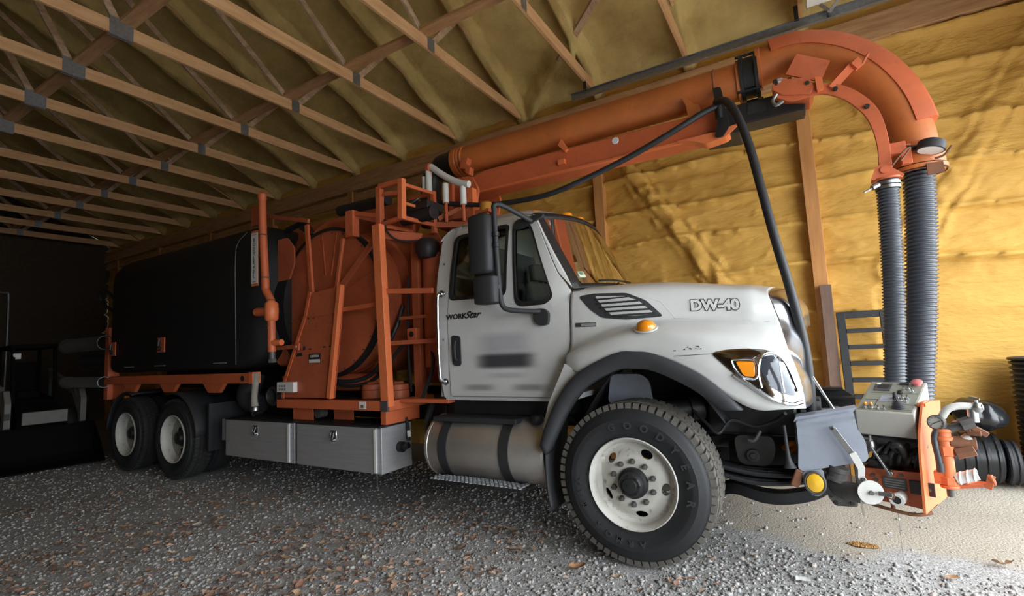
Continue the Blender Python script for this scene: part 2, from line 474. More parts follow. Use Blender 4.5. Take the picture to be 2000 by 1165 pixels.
# floor: packed dirt and gravel, gently uneven
def ground_h(x, y):
    t = max(0.0, min(1.0, (y - 2.1) / 0.5))
    berm = 0.10 * t * t * (3 - 2 * t) * max(0.0, min(1.0, (x - 1.7) / 0.4)) if y < 3.3 else 0.0
    return 0.018 * N(x * 0.6, y * 0.6, 3.3) + 0.010 * N(x * 1.9, y * 1.9, 7.7) - 0.012 + berm
def mk_floor():
    b = B()
    xs = list(np.arange(X0, -7, 0.5)) + list(np.arange(-7, 4.0, 0.09)) + [4.0]
    ys = [-60, -30, -16] + list(np.arange(-9.5, -2.6, 0.5)) + list(np.arange(-2.6, 3.2, 0.09)) + [3.3, 8, 20, 60]
    b.grid([[V((x, y, ground_h(x, y) + (0.006 * N(x * 9, y * 9) if -7 < x < 4 and -2.7 < y < 3.2 else 0))) for y in ys] for x in xs])
    m = bpy.data.materials.new('gravelly_dirt'); m.use_nodes = True
    nt = m.node_tree; p = nt.nodes['Principled BSDF']; p.inputs['Roughness'].default_value = 0.9
    tc = nt.nodes.new('ShaderNodeTexCoord')
    vo = nt.nodes.new('ShaderNodeTexVoronoi'); vo.inputs['Scale'].default_value = 62
    nt.links.new(tc.outputs['Object'], vo.inputs['Vector'])
    hs = nt.nodes.new('ShaderNodeSeparateColor'); nt.links.new(vo.outputs['Color'], hs.inputs[0])
    r = nt.nodes.new('ShaderNodeValToRGB')
    e = r.color_ramp.elements
    e[0].position = 0; e[0].color = (0.23, 0.225, 0.22, 1); e[1].position = 1; e[1].color = (0.46, 0.45, 0.44, 1)
    e2 = e.new(0.5); e2.color = (0.36, 0.35, 0.335, 1)
    nt.links.new(hs.outputs[0], r.inputs[0])
    n = nt.nodes.new('ShaderNodeTexNoise'); n.inputs['Scale'].default_value = 130; n.inputs['Detail'].default_value = 6
    nt.links.new(tc.outputs['Object'], n.inputs['Vector'])
    r2 = nt.nodes.new('ShaderNodeValToRGB')
    r2.color_ramp.elements[0].position = 0.3; r2.color_ramp.elements[0].color = (0.29, 0.25, 0.20, 1)
    r2.color_ramp.elements[1].position = 0.75; r2.color_ramp.elements[1].color = (0.47, 0.42, 0.345, 1)
    nt.links.new(n.outputs['Fac'], r2.inputs[0])
    # where fine packed dirt shows instead of gravel: a streaky band beside the wall and patches
    n3 = nt.nodes.new('ShaderNodeTexNoise'); n3.inputs['Scale'].default_value = 0.9; n3.inputs['Detail'].default_value = 5
    nt.links.new(tc.outputs['Object'], n3.inputs['Vector'])
    sx = nt.nodes.new('ShaderNodeSeparateXYZ'); nt.links.new(tc.outputs['Object'], sx.inputs[0])
    mr = nt.nodes.new('ShaderNodeMapRange'); mr.inputs['From Min'].default_value = 0.5; mr.inputs['From Max'].default_value = 1.7
    mr.inputs['To Min'].default_value = -0.35; mr.inputs['To Max'].default_value = 0.4
    nt.links.new(sx.outputs['Y'], mr.inputs['Value'])
    mr2 = nt.nodes.new('ShaderNodeMapRange'); mr2.inputs['From Min'].default_value = -1.5; mr2.inputs['From Max'].default_value = 1.0
    mr2.inputs['To Min'].default_value = -0.3; mr2.inputs['To Max'].default_value = 0.12
    nt.links.new(sx.outputs['X'], mr2.inputs['Value'])
    ad = nt.nodes.new('ShaderNodeMath'); nt.links.new(mr.outputs[0], ad.inputs[0]); nt.links.new(mr2.outputs[0], ad.inputs[1])
    ad2 = nt.nodes.new('ShaderNodeMath'); nt.links.new(ad.outputs[0], ad2.inputs[0]); nt.links.new(n3.outputs['Fac'], ad2.inputs[1])
    r3 = nt.nodes.new('ShaderNodeValToRGB'); r3.color_ramp.elements[0].position = 0.5; r3.color_ramp.elements[1].position = 0.62
    nt.links.new(ad2.outputs[0], r3.inputs[0])
    mx = nt.nodes.new('ShaderNodeMix'); mx.data_type = 'RGBA'
    nt.links.new(r3.outputs[0], mx.inputs['Factor']); nt.links.new(r.outputs[0], mx.inputs['A']); nt.links.new(r2.outputs[0], mx.inputs['B'])
    nt.links.new(mx.outputs['Result'], p.inputs['Base Color'])
    bp = nt.nodes.new('ShaderNodeBump'); bp.inputs['Strength'].default_value = 0.5; bp.inputs['Distance'].default_value = 0.006
    inv = nt.nodes.new('ShaderNodeMath'); inv.operation = 'MULTIPLY_ADD'; inv.inputs[1].default_value = -1.2; inv.inputs[2].default_value = 1
    nt.links.new(vo.outputs['Distance'], inv.inputs[0])
    nb = nt.nodes.new('ShaderNodeMath'); nt.links.new(inv.outputs[0], nb.inputs[0]); nt.links.new(n.outputs['Fac'], nb.inputs[1])
    nt.links.new(nb.outputs[0], bp.inputs['Height']); nt.links.new(bp.outputs[0], p.inputs['Normal'])
    o = b.build('floor', m, smooth=180)
    dv = B(); dv.grid([[V((x, y, ground_h(x, y) if x < 4.1 else -0.02)) for y in (-60, -30, -16, -9.5, -6, -4, -2, 0, 2, 3.2, 3.3, 8, 20, 60)] for x in (3.91, 4.6, 6, 9, 14, 30, 80)])
    d = dv.build('bounce_ground', DRIVE, None, smooth=180); d.parent = o  # unseen ground added as a reflector for roof foam and trusses
    return tag(o, kind='structure')
floor = mk_floor()

# wall behind the truck: spray foam over girts, with foam-covered diagonal braces
BR = [((-1.10, 4.40), (0.78, 1.35)), ((3.45, 4.45), (1.95, 2.10)), ((5.2, 3.9), (3.6, 1.2)), ((-6.2, 4.4), (-4.4, 1.4)), ((1.6, 4.3), (2.1, 3.5))]
def foam_wall(x, z):
    d = 0.014 * FB(x * 1.3, z * 2.0) + 0.010 * FB(x * 4, z * 8, 2) + 0.008 * abs(N(x * 9, z * 13, 5))
    smooth = 0.35 if (x > 1.75 and z < 1.9) else 1.0
    for i in range(10):                              # lifts of foam: wandering horizontal ridges
        zc = 0.35 + 0.47 * i + 0.13 * N(x * 0.30, i * 3.1) + 0.03 * N(x * 1.4, i * 7.7) - 0.02 * x
        a = 0.5 + 0.9 * max(0.0, 0.35 + N(x * 0.55 + 3, i * 5.3))
        e = (z - zc) / (0.034 + 0.014 * N(x * 3, i))
        d += smooth * a * 0.080 * math.exp(-e * e) * (1 + 0.5 * N(x * 7, z * 9, 4))
        if zc > z: pass
        else: d += smooth * 0.045 * math.exp(-abs(z - zc) * 9)
    rg = 1 - abs(N(x * 0.8 + 0.3 * N(x * 2, z * 2), z * 3.0, 15)); d += smooth * 0.020 * max(0, rg) ** 14
    rg = 1 - abs(N(x * 2.2, z * 6.0, 25)); d += smooth * 0.016 * max(0, rg) ** 7
    for k, (a, b) in enumerate(BR):
        dd, t = segd(x, z, a, b)
        dd += 0.04 * N(x * 4, z * 4, 1)
        w = 0.085
        if dd < 0.3:
            e = dd / w
            d += (0.085 if k == 0 else 0.05) * math.exp(-e ** 6) * (1 + 0.5 * N(x * 8, z * 8, 6))
            if k < 2: d += 0.045 * math.exp(-((dd - 0.14) / 0.04) ** 2) * (0.6 + N(x * 6, z * 6))
    for px in POSTS:                                 # the foam swells up against the posts and thins behind them
        e = abs(x - px) / 0.28
        d -= 0.03 * math.exp(-e * e)
    return d * smooth if smooth < 1 else d
POSTS = [1.30 - 2.434 * k for k in range(8)] + [3.73]
def mk_walls():
    b = B()
    xs = list(np.arange(X0, -6.6, 0.12)) + list(np.arange(-6.6, X1, 0.026)) + list([X1])
    zs = list(np.arange(-0.05, 0.8, 0.1)) + list(np.arange(0.8, 5.2, 0.026))
    b.grid([[V((x, WY - foam_wall(x, z), z)) for z in zs] for x in xs])
    o = tag(b.build('wall_back', FOAM, smooth=180), kind='structure')
    for px in POSTS:
        B().box((px, WY - 0.045, 2.28), (0.135, 0.15, 4.56)).build('post', WOODZ, o, bevel=0.006)
    tp = B().box2((X0, WY - 0.13, 4.55), (X1, WY + 0.02, 4.83))
    tp.build('top_plate', WOODX, o, bevel=0.006)
    B().box2((X0, WY - 0.09, 4.32), (1.2, WY + 0.02, 4.50)).build('ledger_board', WOODX, o, bevel=0.006)
    # far end wall, front wall and the wall with the door openings
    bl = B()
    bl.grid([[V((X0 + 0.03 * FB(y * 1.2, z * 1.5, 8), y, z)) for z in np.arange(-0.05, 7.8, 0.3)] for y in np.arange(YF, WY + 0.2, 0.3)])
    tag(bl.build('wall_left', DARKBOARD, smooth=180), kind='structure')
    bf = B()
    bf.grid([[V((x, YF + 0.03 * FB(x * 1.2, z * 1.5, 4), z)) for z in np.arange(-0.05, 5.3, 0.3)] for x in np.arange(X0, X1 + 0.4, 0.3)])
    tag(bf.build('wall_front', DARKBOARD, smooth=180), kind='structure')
    br = B()
    outer = [(YF - 0.1, -0.05), (DOORS[1][0], -0.05), (DOORS[1][0], DOOR_H), (DOORS[1][1], DOOR_H), (DOORS[1][1], -0.05),
             (DOORS[0][0], -0.05), (DOORS[0][0], DOOR_H), (DOORS[0][1], DOOR_H), (DOORS[0][1], -0.05), (WY + 0.15, -0.05), (WY + 0.15, 4.9), (-3.1, 7.75), (YF - 0.1, 5.0)]
    br.prism(outer, X1, X1 + 0.15, 'x')
    tag(br.build('wall_right', FOAM, smooth=0), kind='structure')
mk_walls()

# roof: spray foam between and over the top chords
DB = ((-0.55, 1.80), (-2.26, 3.06))
def mk_ceiling():
    b = B()
    xs = []
    x = X0
    while x < X1 + 0.3:
        xs.append(x)
        dmin = min(abs(x - t) for t in TRUSS_X)
        x += (0.024 if dmin < 0.2 else 0.06) if x > -7.5 else (0.08 if dmin < 0.25 else 0.2)
    ys = list(np.arange(WY + 0.1, -2.2, -0.045)) + list(np.arange(-2.2, YF - 0.35, -0.25))
    rows = []
    for x in xs:
        row = []
        for y in ys:
            z = roof_z(y) + 0.20
            if y < -3.0 and y > -3.2: z = roof_z(-3.1) + 0.18
            for t in TRUSS_X:
                dx = abs(x - t)
                if dx < 0.5:
                    w = 0.075 + 0.02 * N(x * 3 + t, y * 2.5)
                    e = dx / w
                    z -= (0.165 + 0.03 * N(t, y * 3)) / (1 + e ** 10)
                    z -= 0.035 * math.exp(-(dx / 0.26) ** 2) * (1 + N(x * 3, y * 3))
            if y > 1.2:
                dd, tt = segd(x, y, *DB)
                dd += 0.02 * N(x * 6, y * 6)
                if tt > 0.32: z -= 0.17 / (1 + (dd / 0.075) ** 10)
            heel = max(0.0, (y - 2.55) / 0.5)
            z -= 0.10 * heel * heel
            z += 0.035 * FB(x * 1.4, y * 1.4, 11) + 0.026 * FB(x * 5, y * 5, 12) + 0.014 * abs(N(x * 11, y * 11, 13))
            row.append(V((x, y, z)))
        rows.append(row)
    b.grid(rows)
    return tag(b.build('ceiling', FOAMR, smooth=180), kind='structure')
ceiling = mk_ceiling()

# trusses: each one a thing with its chord, webs and nail plates
ORD = ['first', 'second', 'third', 'fourth', 'fifth', 'sixth', 'seventh', 'eighth', 'ninth', 'tenth', 'eleventh', 'twelfth', 'thirteenth', 'fourteenth', 'fifteenth']
def mk_truss(i, x):
    lab = 'bare lumber roof truss, %s counting from the raised white door' % ORD[i]
    t = thing('roof_truss', lab, 'roof truss', (x, -3.1, 4.9), 'roof trusses under the foam roof')
    W = 0.038
    rng = random.Random(i)
    zc = 4.905 + 0.07
    B().beam((x, 3.08, zc), (x, -9.1, zc), W, 0.14).build('bottom_chord', WOOD, t, bevel=0.003)
    J = [0.84, -1.17]
    def top(y): return roof_z(y) + 0.06
    webs = [((0.86, 4.98), (1.44, top(1.44))), ((0.84, 4.98), (-1.90, top(-1.90))), ((-1.17, 4.98), (-2.42, top(-2.42))), ((-3.1, 4.98), (-3.1, top(-3.1)))]
    for (ya, za), (yb, zb) in webs:
        d = V((0, yb - ya, zb - za)).normalized()
        B().beam(V((x, ya, za)) - d * 0.0, V((x, yb, zb)), W - 0.003, 0.075, up=(0, 1, 0.3)).build('web', WOODW, t, bevel=0.003)
    for s in (1, -1):
        B().box((x + s * (W / 2 + 0.002), 0.86, 4.985), (0.003, 0.12, 0.16)).build('nail_plate', GALV, t)
        B().box((x + s * (W / 2 + 0.002), -1.17, 4.985), (0.003, 0.21, 0.20)).build('nail_plate', GALV, t)
    if i in (0, 1):
        pass
    B().beam((x, 3.03, roof_z(3.03) + 0.075), (x, -3.1, roof_z(-3.1) + 0.075), W, 0.11).build('top_chord', WOOD, t, bevel=0.003)
    return t
for i, x in enumerate(TRUSS_X): mk_truss(i, x)
for (y, lab) in ((0.74, 'long brown runner board laid across the bottom chords, nearer the foam wall'), (-1.12, 'long brown runner board laid across the bottom chords, further out into the building')):
    o = B().box2((-16.0, y - 0.07, 5.055), (-0.9 if y > 0 else 1.5, y + 0.07, 5.093)).build('runner_board', WOODX, bevel=0.003)
    tag(o, lab, 'board')
o = B().beam((-0.50, 1.76, roof_z(1.76) + 0.03), (-1.35, 2.39, roof_z(2.39) + 0.05), 0.09, 0.04, up=(0, 0, 1)).build('diagonal_roof_brace', WOODW, bevel=0.003)
tag(o, 'short bare diagonal brace running down into foam beside the end of the door track', 'board')

# raised sectional door in its track
def hanging(d, y0, y1):
    for k in range(4):
        z0 = GAP_H + 0.005 + 0.40 * k
        B().box2((DOOR_X - 0.06, y0, z0), (DOOR_X - 0.01, y1, z0 + 0.395)).build('door_panel', DOORWHITE, d, bevel=0.004)
def mk_door():
    d2 = thing('door_2', None, None, (DOOR_X, -5.1, 0), kind='structure')
    hanging(d2, DOORS[1][0] - 0.05, DOORS[1][1] + 0.05)
    d = thing('door_1', None, None, (DOOR_X, 0.2, 0), kind='structure')
    hanging(d, DOORS[0][0] - 0.05, DOORS[0][1] + 0.05)
    for k in range(4):
        xa = 1.42 + 0.60 * k
        pb = B().box2((xa, DOORS[0][0] + 0.1, 4.82), (xa + 0.59, 2.40, 4.87))
        p = pb.build('door_panel', DOORWHITE, d, bevel=0.004)
        if k < 3:
            h = B()
            h.box2((xa + 0.50, 2.28, 4.805), (xa + 0.68, 2.39, 4.82))
            h.build('hinge', GALV, p)
        r = B()
        r.beam((xa + 0.12, 2.39, 4.81), (xa + 0.20, 2.46, 4.745), 0.04, 0.006)
        r.beam((xa + 0.28, 2.39, 4.81), (xa + 0.20, 2.46, 4.745), 0.04, 0.006)
        r.cyl((xa + 0.20, 2.44, 4.745), (xa + 0.20, 2.52, 4.745), 0.025, 12)
        r.build('roller_bracket', GALV, p)
    for s, y in ((1, 2.52), (-1, DOORS[0][0] - 0.03)):
        t = B()
        prof = [(-0.02 * s, 0.045), (-0.02 * s, 0.05), (0.012 * s, 0.045), (0.014 * s, 0.0), (0.012 * s, -0.045), (-0.025 * s, -0.04), (-0.025 * s, -0.045), (0.016 * s, -0.05), (0.019 * s, 0.0), (0.016 * s, 0.05)]
        pts = [[V((x, y + a, 4.745 + c)) for a, c in prof] for x in (-1.27, 3.6)]
        t.grid([list(r) for r in pts])
        t.box2((-1.27, y - 0.01 * s, 4.79), (3.6, y + 0.03 * s, 4.796))
        t.build('track', GALV, d, smooth=0, solid=0.002)
    B().box2((-1.085, 2.50, 4.78), (-1.045, 2.506, 4.93)).build('track_hanger', BLACK, d)
    B().box2((1.31, 2.50, 4.78), (1.35, 2.506, 4.95)).build('track_hanger', BLACK, d)
mk_door()
# ------------------------------------------------------------------ the truck
TRUCK = thing('vacuum_truck', 'white and orange vacuum truck with overhead suction boom, parked on the gravel', 'truck', (-3.0, 1.225, 0))
YC = 1.225
def mirror(p): return V((p[0], 2 * YC - p[1], p[2]))

# wheels are modelled about their own centre, outer face towards -y
def tyre_profile(R, r0, w):
    h = R - r0
    return [(r0 - 0.005, 0.03), (r0 + 0.012, 0.015), (r0 + 0.03, 0.012), (r0 + 0.045, 0.006), (r0 + h * 0.32, -0.006), (r0 + h * 0.40, -0.012), (r0 + h * 0.42, -0.013), (r0 + h * 0.55, -0.012),
            (r0 + h * 0.57, -0.008), (r0 + h * 0.70, 0.0), (R - 0.062, 0.012), (R - 0.055, 0.019), (R - 0.035, 0.026), (R - 0.022, 0.04),
            (R - 0.016, 0.075), (R - 0.012, w / 2), (R - 0.016, w - 0.075), (R - 0.022, w - 0.04), (R - 0.035, w - 0.026), (R - 0.06, w - 0.012), (r0 + h * 0.55, w + 0.012), (r0 + 0.03, w - 0.012), (r0 - 0.005, w - 0.03)]
SHARED = {}
def part_of(name, b, m, parent, key=None, loc=(0, 0, 0), **kw):
    """local-space part whose mesh may be shared by key"""
    if key and key in SHARED:
        o = SHARED[key].copy(); COL.objects.link(o)
    else:
        o = b().build(name, m, None, **kw)
        if key: SHARED[key] = o
    o.parent = parent; o.matrix_parent_inverse = Matrix.Identity(4); o.location = loc
    return o
def wheel(name, x, y, flip, front, R=0.548, w=0.38, detail=True, zc=None, label=None):
    r0 = 0.295
    tk = 'tyre%s%s' % (front, w)
    if tk in SHARED:
        t = SHARED[tk].copy(); t.name = name; COL.objects.link(t)
    else:
        t = B().lathe(tyre_profile(R, r0, w), (0, 0, 0), 'y', 96).build(name, RUBBER, None, smooth=35)
        SHARED[tk] = t
    t.location = V((x, y, zc or R - 0.004)); t.rotation_euler = (0, 0, PI if flip else 0)
    t.parent = TRUCK; t.matrix_parent_inverse = Matrix.Translation(-ORIG[TRUCK.name])
    if label: t['label'] = label
    # tread blocks in zigzag ribs
    def tread():
        b = B(); n = 60 if front else 54
        rows = 5 if front else 4
        wr = (w - 0.07) / rows
        for q in range(rows):
            yc = 0.035 + wr * (q + 0.5)
            for k in range(n):
                a0 = 2 * PI * (k + 0.5 * (q % 2)) / n; da = 2 * PI / n * (0.37 if q in (0, rows - 1) else 0.455)
                pts = []
                for rr in (R - 0.045 if q in (0, rows - 1) else R - 0.03, R - (0.004 if 0 < q < rows - 1 else 0.008)):
                    for (s1, s2, sk) in ((-1, -1, 0.25), (1, -1, 0.25), (1, 1, -0.25), (-1, 1, -0.25)):
                        a = a0 + da * s1 + da * sk * (1 if q % 2 else -1)
                        yy = yc + s2 * wr * 0.462
                        if q == 0 and s2 < 0: yy = 0.020 if rr < R - 0.02 else 0.026
                        if q == rows - 1 and s2 > 0: yy = w - 0.024
                        pts.append(V((rr * math.cos(a), yy, rr * math.sin(a))))
                b.add(pts, [(0, 1, 2, 3), (7, 6, 5, 4), (0, 4, 5, 1), (1, 5, 6, 2), (2, 6, 7, 3), (3, 7, 4, 0)])
        for k in range(0):
            a = 2 * PI * k / (n * 2)
            c, s = math.cos(a), math.sin(a)
            M = Matrix(((c, 0, -s), (0, 1, 0), (s, 0, c)))
            b.box((c * (R - 0.022), 0.028, s * (R - 0.022)), (0.024, 0.012, 0.030 if k % 2 else 0.016), M)
        return b
    if detail:
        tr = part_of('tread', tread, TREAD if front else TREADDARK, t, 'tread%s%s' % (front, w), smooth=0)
        tr['kind'] = 'stuff'
    fy = 0.0
    depth = 0.075 if front else 0.155
    def rim():
        b = B()
        prof = [(0.279, 0.20), (0.275, 0.10), (0.274, 0.05), (0.281, 0.022), (0.292, 0.006), (0.302, -0.004), (0.308, 0.001), (0.307, 0.010), (0.296, 0.014), (0.286, 0.035), (0.283, 0.2)]
        b.lathe(prof, (0, 0, 0), 'y', 72, closed=True)
        nh = 5
        holes = []
        for k in range(nh):
            a = math.radians(63 - 72 * k)
            holes.append(ell(0.212 * math.cos(a), 0.212 * math.sin(a), 0.026, 0.042, 18, a))
        holes.append(ell(0, 0, 0.098, 0.098, 36))
        def T(u, w_, o):
            r = math.hypot(u, w_)
            yy = np.interp(r, [0.09, 0.17, 0.185, 0.235, 0.258, 0.277], [depth - 0.03, depth - 0.03, depth - 0.026, depth + 0.012, depth + 0.02, depth - 0.005]) if front else np.interp(r, [0.09, 0.17, 0.19, 0.245, 0.277], [depth + 0.03, depth + 0.03, depth + 0.02, depth - 0.02, depth - 0.03])
            return V((u, float(yy) + o, w_))
        if not front: return b
        b.plate(ell(0, 0, 0.277, 0.277, 72), holes, T, 0.012, [k * 0.03 for k in range(-9, 10)], [k * 0.03 for k in range(-9, 10)])
        return b
    r = part_of('rim', rim, WHITE2, t, 'rim%s' % front, smooth=35)
    if not front:
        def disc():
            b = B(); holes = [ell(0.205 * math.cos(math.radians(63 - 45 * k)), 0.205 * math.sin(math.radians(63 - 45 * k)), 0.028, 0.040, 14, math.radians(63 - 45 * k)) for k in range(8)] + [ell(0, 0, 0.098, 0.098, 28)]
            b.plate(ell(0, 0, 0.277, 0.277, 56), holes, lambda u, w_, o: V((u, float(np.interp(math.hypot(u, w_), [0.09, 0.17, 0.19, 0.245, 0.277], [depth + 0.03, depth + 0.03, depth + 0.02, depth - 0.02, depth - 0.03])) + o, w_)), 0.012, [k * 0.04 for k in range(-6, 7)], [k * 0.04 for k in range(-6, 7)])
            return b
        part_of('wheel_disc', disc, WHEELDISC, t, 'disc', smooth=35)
    def hub():
        b = B()
        if front:
            b.lathe([(0.104, depth - 0.028), (0.101, depth - 0.055), (0.085, depth - 0.062), (0.078, depth - 0.105), (0.068, depth - 0.118), (0.05, depth - 0.12), (0.046, depth - 0.132), (0.0, depth - 0.136)], (0, 0, 0), 'y', 32)
            for k in range(8):
                a = 2 * PI * k / 8
                b.cyl((0.066 * math.cos(a), depth - 0.112, 0.066 * math.sin(a)), (0.066 * math.cos(a), depth - 0.126, 0.066 * math.sin(a)), 0.008, 6)
        else:
            b.lathe([(0.10, depth + 0.03), (0.095, depth - 0.06), (0.07, depth - 0.10), (0.0, depth - 0.105)], (0, 0, 0), 'y', 28)
        return b
    part_of('hub', hub, BLACK, t, 'hub%s' % front, smooth=40)
    if detail:
        def nut():
            b = B()
            b.lathe([(0.021, 0.0), (0.021, -0.006), (0.0165, -0.008), (0.0165, -0.026), (0.010, -0.029), (0.010, -0.042), (0.0, -0.043)], (0, 0, 0), 'y', 6)
            return b
        for k in range(10):
            a = 2 * PI * (k + 0.45) / 10
            part_of('lug_nut', nut, IRON, t, 'nut', (0.1425 * math.cos(a), depth - 0.029 if front else depth + 0.028, 0.1425 * math.sin(a)), smooth=30)
    return t
FW = wheel('front_wheel', 0.0, 0.035, False, True)
FW['label'] = 'big near front wheel with white steel rim'
wheel('front_wheel', 0.0, 2 * YC - 0.035, True, True)
for x in (-6.10, -7.44):
    wheel('rear_wheel', x, 0.03, False, False, R=0.525, w=0.27)
    wheel('rear_wheel', x, 0.36, False, False, R=0.525, w=0.27, detail=False)
    wheel('rear_wheel', x, 2 * YC - 0.03, True, False, R=0.525, w=0.27, detail=False)
    wheel('rear_wheel', x, 2 * YC - 0.36, True, False, R=0.525, w=0.27, detail=False)
# raised sidewall lettering
def ringtext(body, ang0, r, size, step, inward):
    for i, ch in enumerate(body):
        if ch == ' ': continue
        a = math.radians(ang0) - step * i
        c, sn = math.cos(a), math.sin(a)
        up = V((c, 0, sn)); rt = V((sn, 0, -c))
        wp = lambda q: V((c * r, -0.0125, sn * r)) + rt * q.x + up * q.y + V((0, -1, 0)) * q.z
        o = text('raised_letter', ch, size, None, FLARE, None, .003, .0022, warp=wp)
        o.parent = FW; o.matrix_parent_inverse = Matrix.Identity(4)
ringtext('GOODYEAR', 107, 0.388, 0.068, 0.297, False)
ringtext('ARMOR MAX', -82, 0.385, 0.056, 0.21, False)

# chassis
for y in (0.80, 1.65):
    B().box((-3.3, y, 0.92), (8.9, 0.09, 0.27)).build('frame_rail', BLACK, TRUCK, bevel=0.008)
b = B(); b.tube([(0, 0.32, 0.50), (0, 0.55, 0.44), (0, YC, 0.42), (0, 1.9, 0.44), (0, 2.13, 0.50)], 0.065, 10, 5); b.build('front_axle', DARKGREASE, TRUCK)
for x in (-6.10, -7.44):
    b = B(); b.cyl((x, 0.3, 0.525), (x, 2.15, 0.525), 0.10, 14); b.lathe([(0.0, -0.2), (0.15, -0.16), (0.2, 0), (0.15, 0.16), (0, 0.2)], (x, YC, 0.53), 'y', 16); b.build('rear_axle', BLACK, TRUCK)
for y in (0.72, 1.73):
    b = B()
    for k in range(6):
        hl = 0.78 - 0.11 * k
        b.tube([(0.02 - hl, y, 0.735 + 0.13 * (hl / .78) ** 2 - 0.018 * k), (0.02 - hl / 2, y, 0.675 + 0.06 * (hl / .78) ** 2 - 0.018 * k), (0.02, y, 0.66 - 0.018 * k), (0.02 + hl / 2, y, 0.675 + 0.06 * (hl / .78) ** 2 - 0.018 * k), (0.02 + hl, y, 0.735 + 0.13 * (hl / .78) ** 2 - 0.018 * k)], 0.022, 6, 4)
    b.build('leaf_spring', DARKGREASE, TRUCK)
b = B(); b.prism(rnd([(0.62, 0.62), (0.82, 0.62), (0.86, 0.72), (0.85, 0.82), (0.60, 0.82)], 0.06), 0.50, 0.58, 'y'); b.cyl((0.72, 0.47, 0.69), (0.72, 0.52, 0.69), 0.042, 14); b.cyl((0.72, 0.455, 0.69), (0.72, 0.48, 0.69), 0.022, 6); b.build('spring_hanger', DARKGREASE, TRUCK, bevel=0.006)
b = B(); b.cyl((-0.05, 0.45, 0.95), (0.30, 0.62, 0.98), 0.07, 14); b.cyl((0.30, 0.62, 0.98), (0.38, 0.66, 0.99), 0.09, 14); b.build('brake_chamber', DARKGREASE, TRUCK)
b = B(); b.box((0.35, YC, 1.10), (1.1, 0.75, 0.65)); b.box((0.85, YC, 1.25), (0.10, 1.0, 0.75)); b.build('engine', DARKGREASE, TRUCK, bevel=0.03)
b = B()
b.grid(loft([[(-0.52 + 0.10 * k, 0.46, 0.85 + 0.55 * math.sin(PI * min(1, (k + .2) / 11.4))), (-0.52 + 0.10 * k, 0.75, 0.87 + 0.55 * math.sin(PI * min(1, (k + .2) / 11.4)))] for k in range(12)], 2, 2))
b.build('wheel_well_liner', PLASTIC, TRUCK, solid=0.006)
b = B(); b.plate(rnd([(-0.30, 1.02), (0.06, 1.02), (0.04, 1.20), (-0.02, 1.25), (-0.26, 1.25)], 0.05), [], lambda u, w, o: V((u, 0.50 + o, w)), 0.02); b.build('inner_fender_shield', GREYPAINT, TRUCK)
b = B(); b.box2((.50, .95, .47), (1.0, 2.1, 1.02)); b.box2((.42, .62, .80), (1.0, .98, 1.02)); b.box2((.5, 1.5, .46), (1.05, 2.15, .65)); b.build('dark_fill_block', DARKGREASE, TRUCK, bevel=.02)  # dark blocks added to hide the bright wall and keep the underside dark
b = B(); b.box2((-.5, 1.35, .55), (.55, 1.9, 1.1)); b.build('transmission', DARKGREASE, TRUCK, bevel=.05)
b = B(); b.tube([(0.35, 0.5, 0.98), (0.44, 0.45, 0.90), (0.52, 0.42, 0.84), (0.60, 0.5, 0.92), (0.74, 0.52, 0.88), (0.86, 0.5, 0.92), (0.94, 0.4, 0.99)], 0.012, 8, 6); b.build('brake_hose', HOSE, TRUCK)
b = B(); b.tube([(0.78, 0.46, 0.86), (0.74, 0.44, 0.80), (0.70, 0.44, 0.80)], 0.012, 8, 4); b.build('grease_line', IRON, TRUCK)
b = B()
for k in range(18):
    dz = 0.012 * math.sin(k * 2.1); dy = 0.035 * (k % 9); hk = 0.045 * (k // 9)
    b.tube([(0.40, 0.42 + dy, 0.60 - 0.005 * (k % 9) + dz + hk), (0.56, 0.40 + dy, 0.56 - 0.004 * (k % 9) + hk * 1.2), (0.75, 0.40 + dy, 0.53 - 0.003 * (k % 9) + dz + hk * 1.3), (0.95, 0.42 + dy, 0.545 + hk), (1.05, 0.45 + dy, 0.57 + hk * .6)], 0.016, 6, 5)
b.build('hose_bundle', HOSE, TRUCK)
b = B(); b.tube([(0.90, 0.62, 0.72), (0.95, 0.6, 0.76), (1.0, 0.66, 0.74), (0.93, 0.62, 0.70)], 0.02, 8, 4); b.build('yellow_hose_fitting', AMBER, TRUCK)
# black rubber mud flap behind the front wheel
b = B(); b.grid(loft([[(-0.625, 0.05, 0.90), (-0.655, 0.05, 0.70), (-0.66, 0.06, 0.45), (-0.64, 0.07, 0.28)], [(-0.625, 0.42, 0.90), (-0.655, 0.42, 0.70), (-0.66, 0.42, 0.45), (-0.64, 0.42, 0.28)]], 3, 4)); b.build('mud_flap', PLASTIC, TRUCK, solid=0.012)
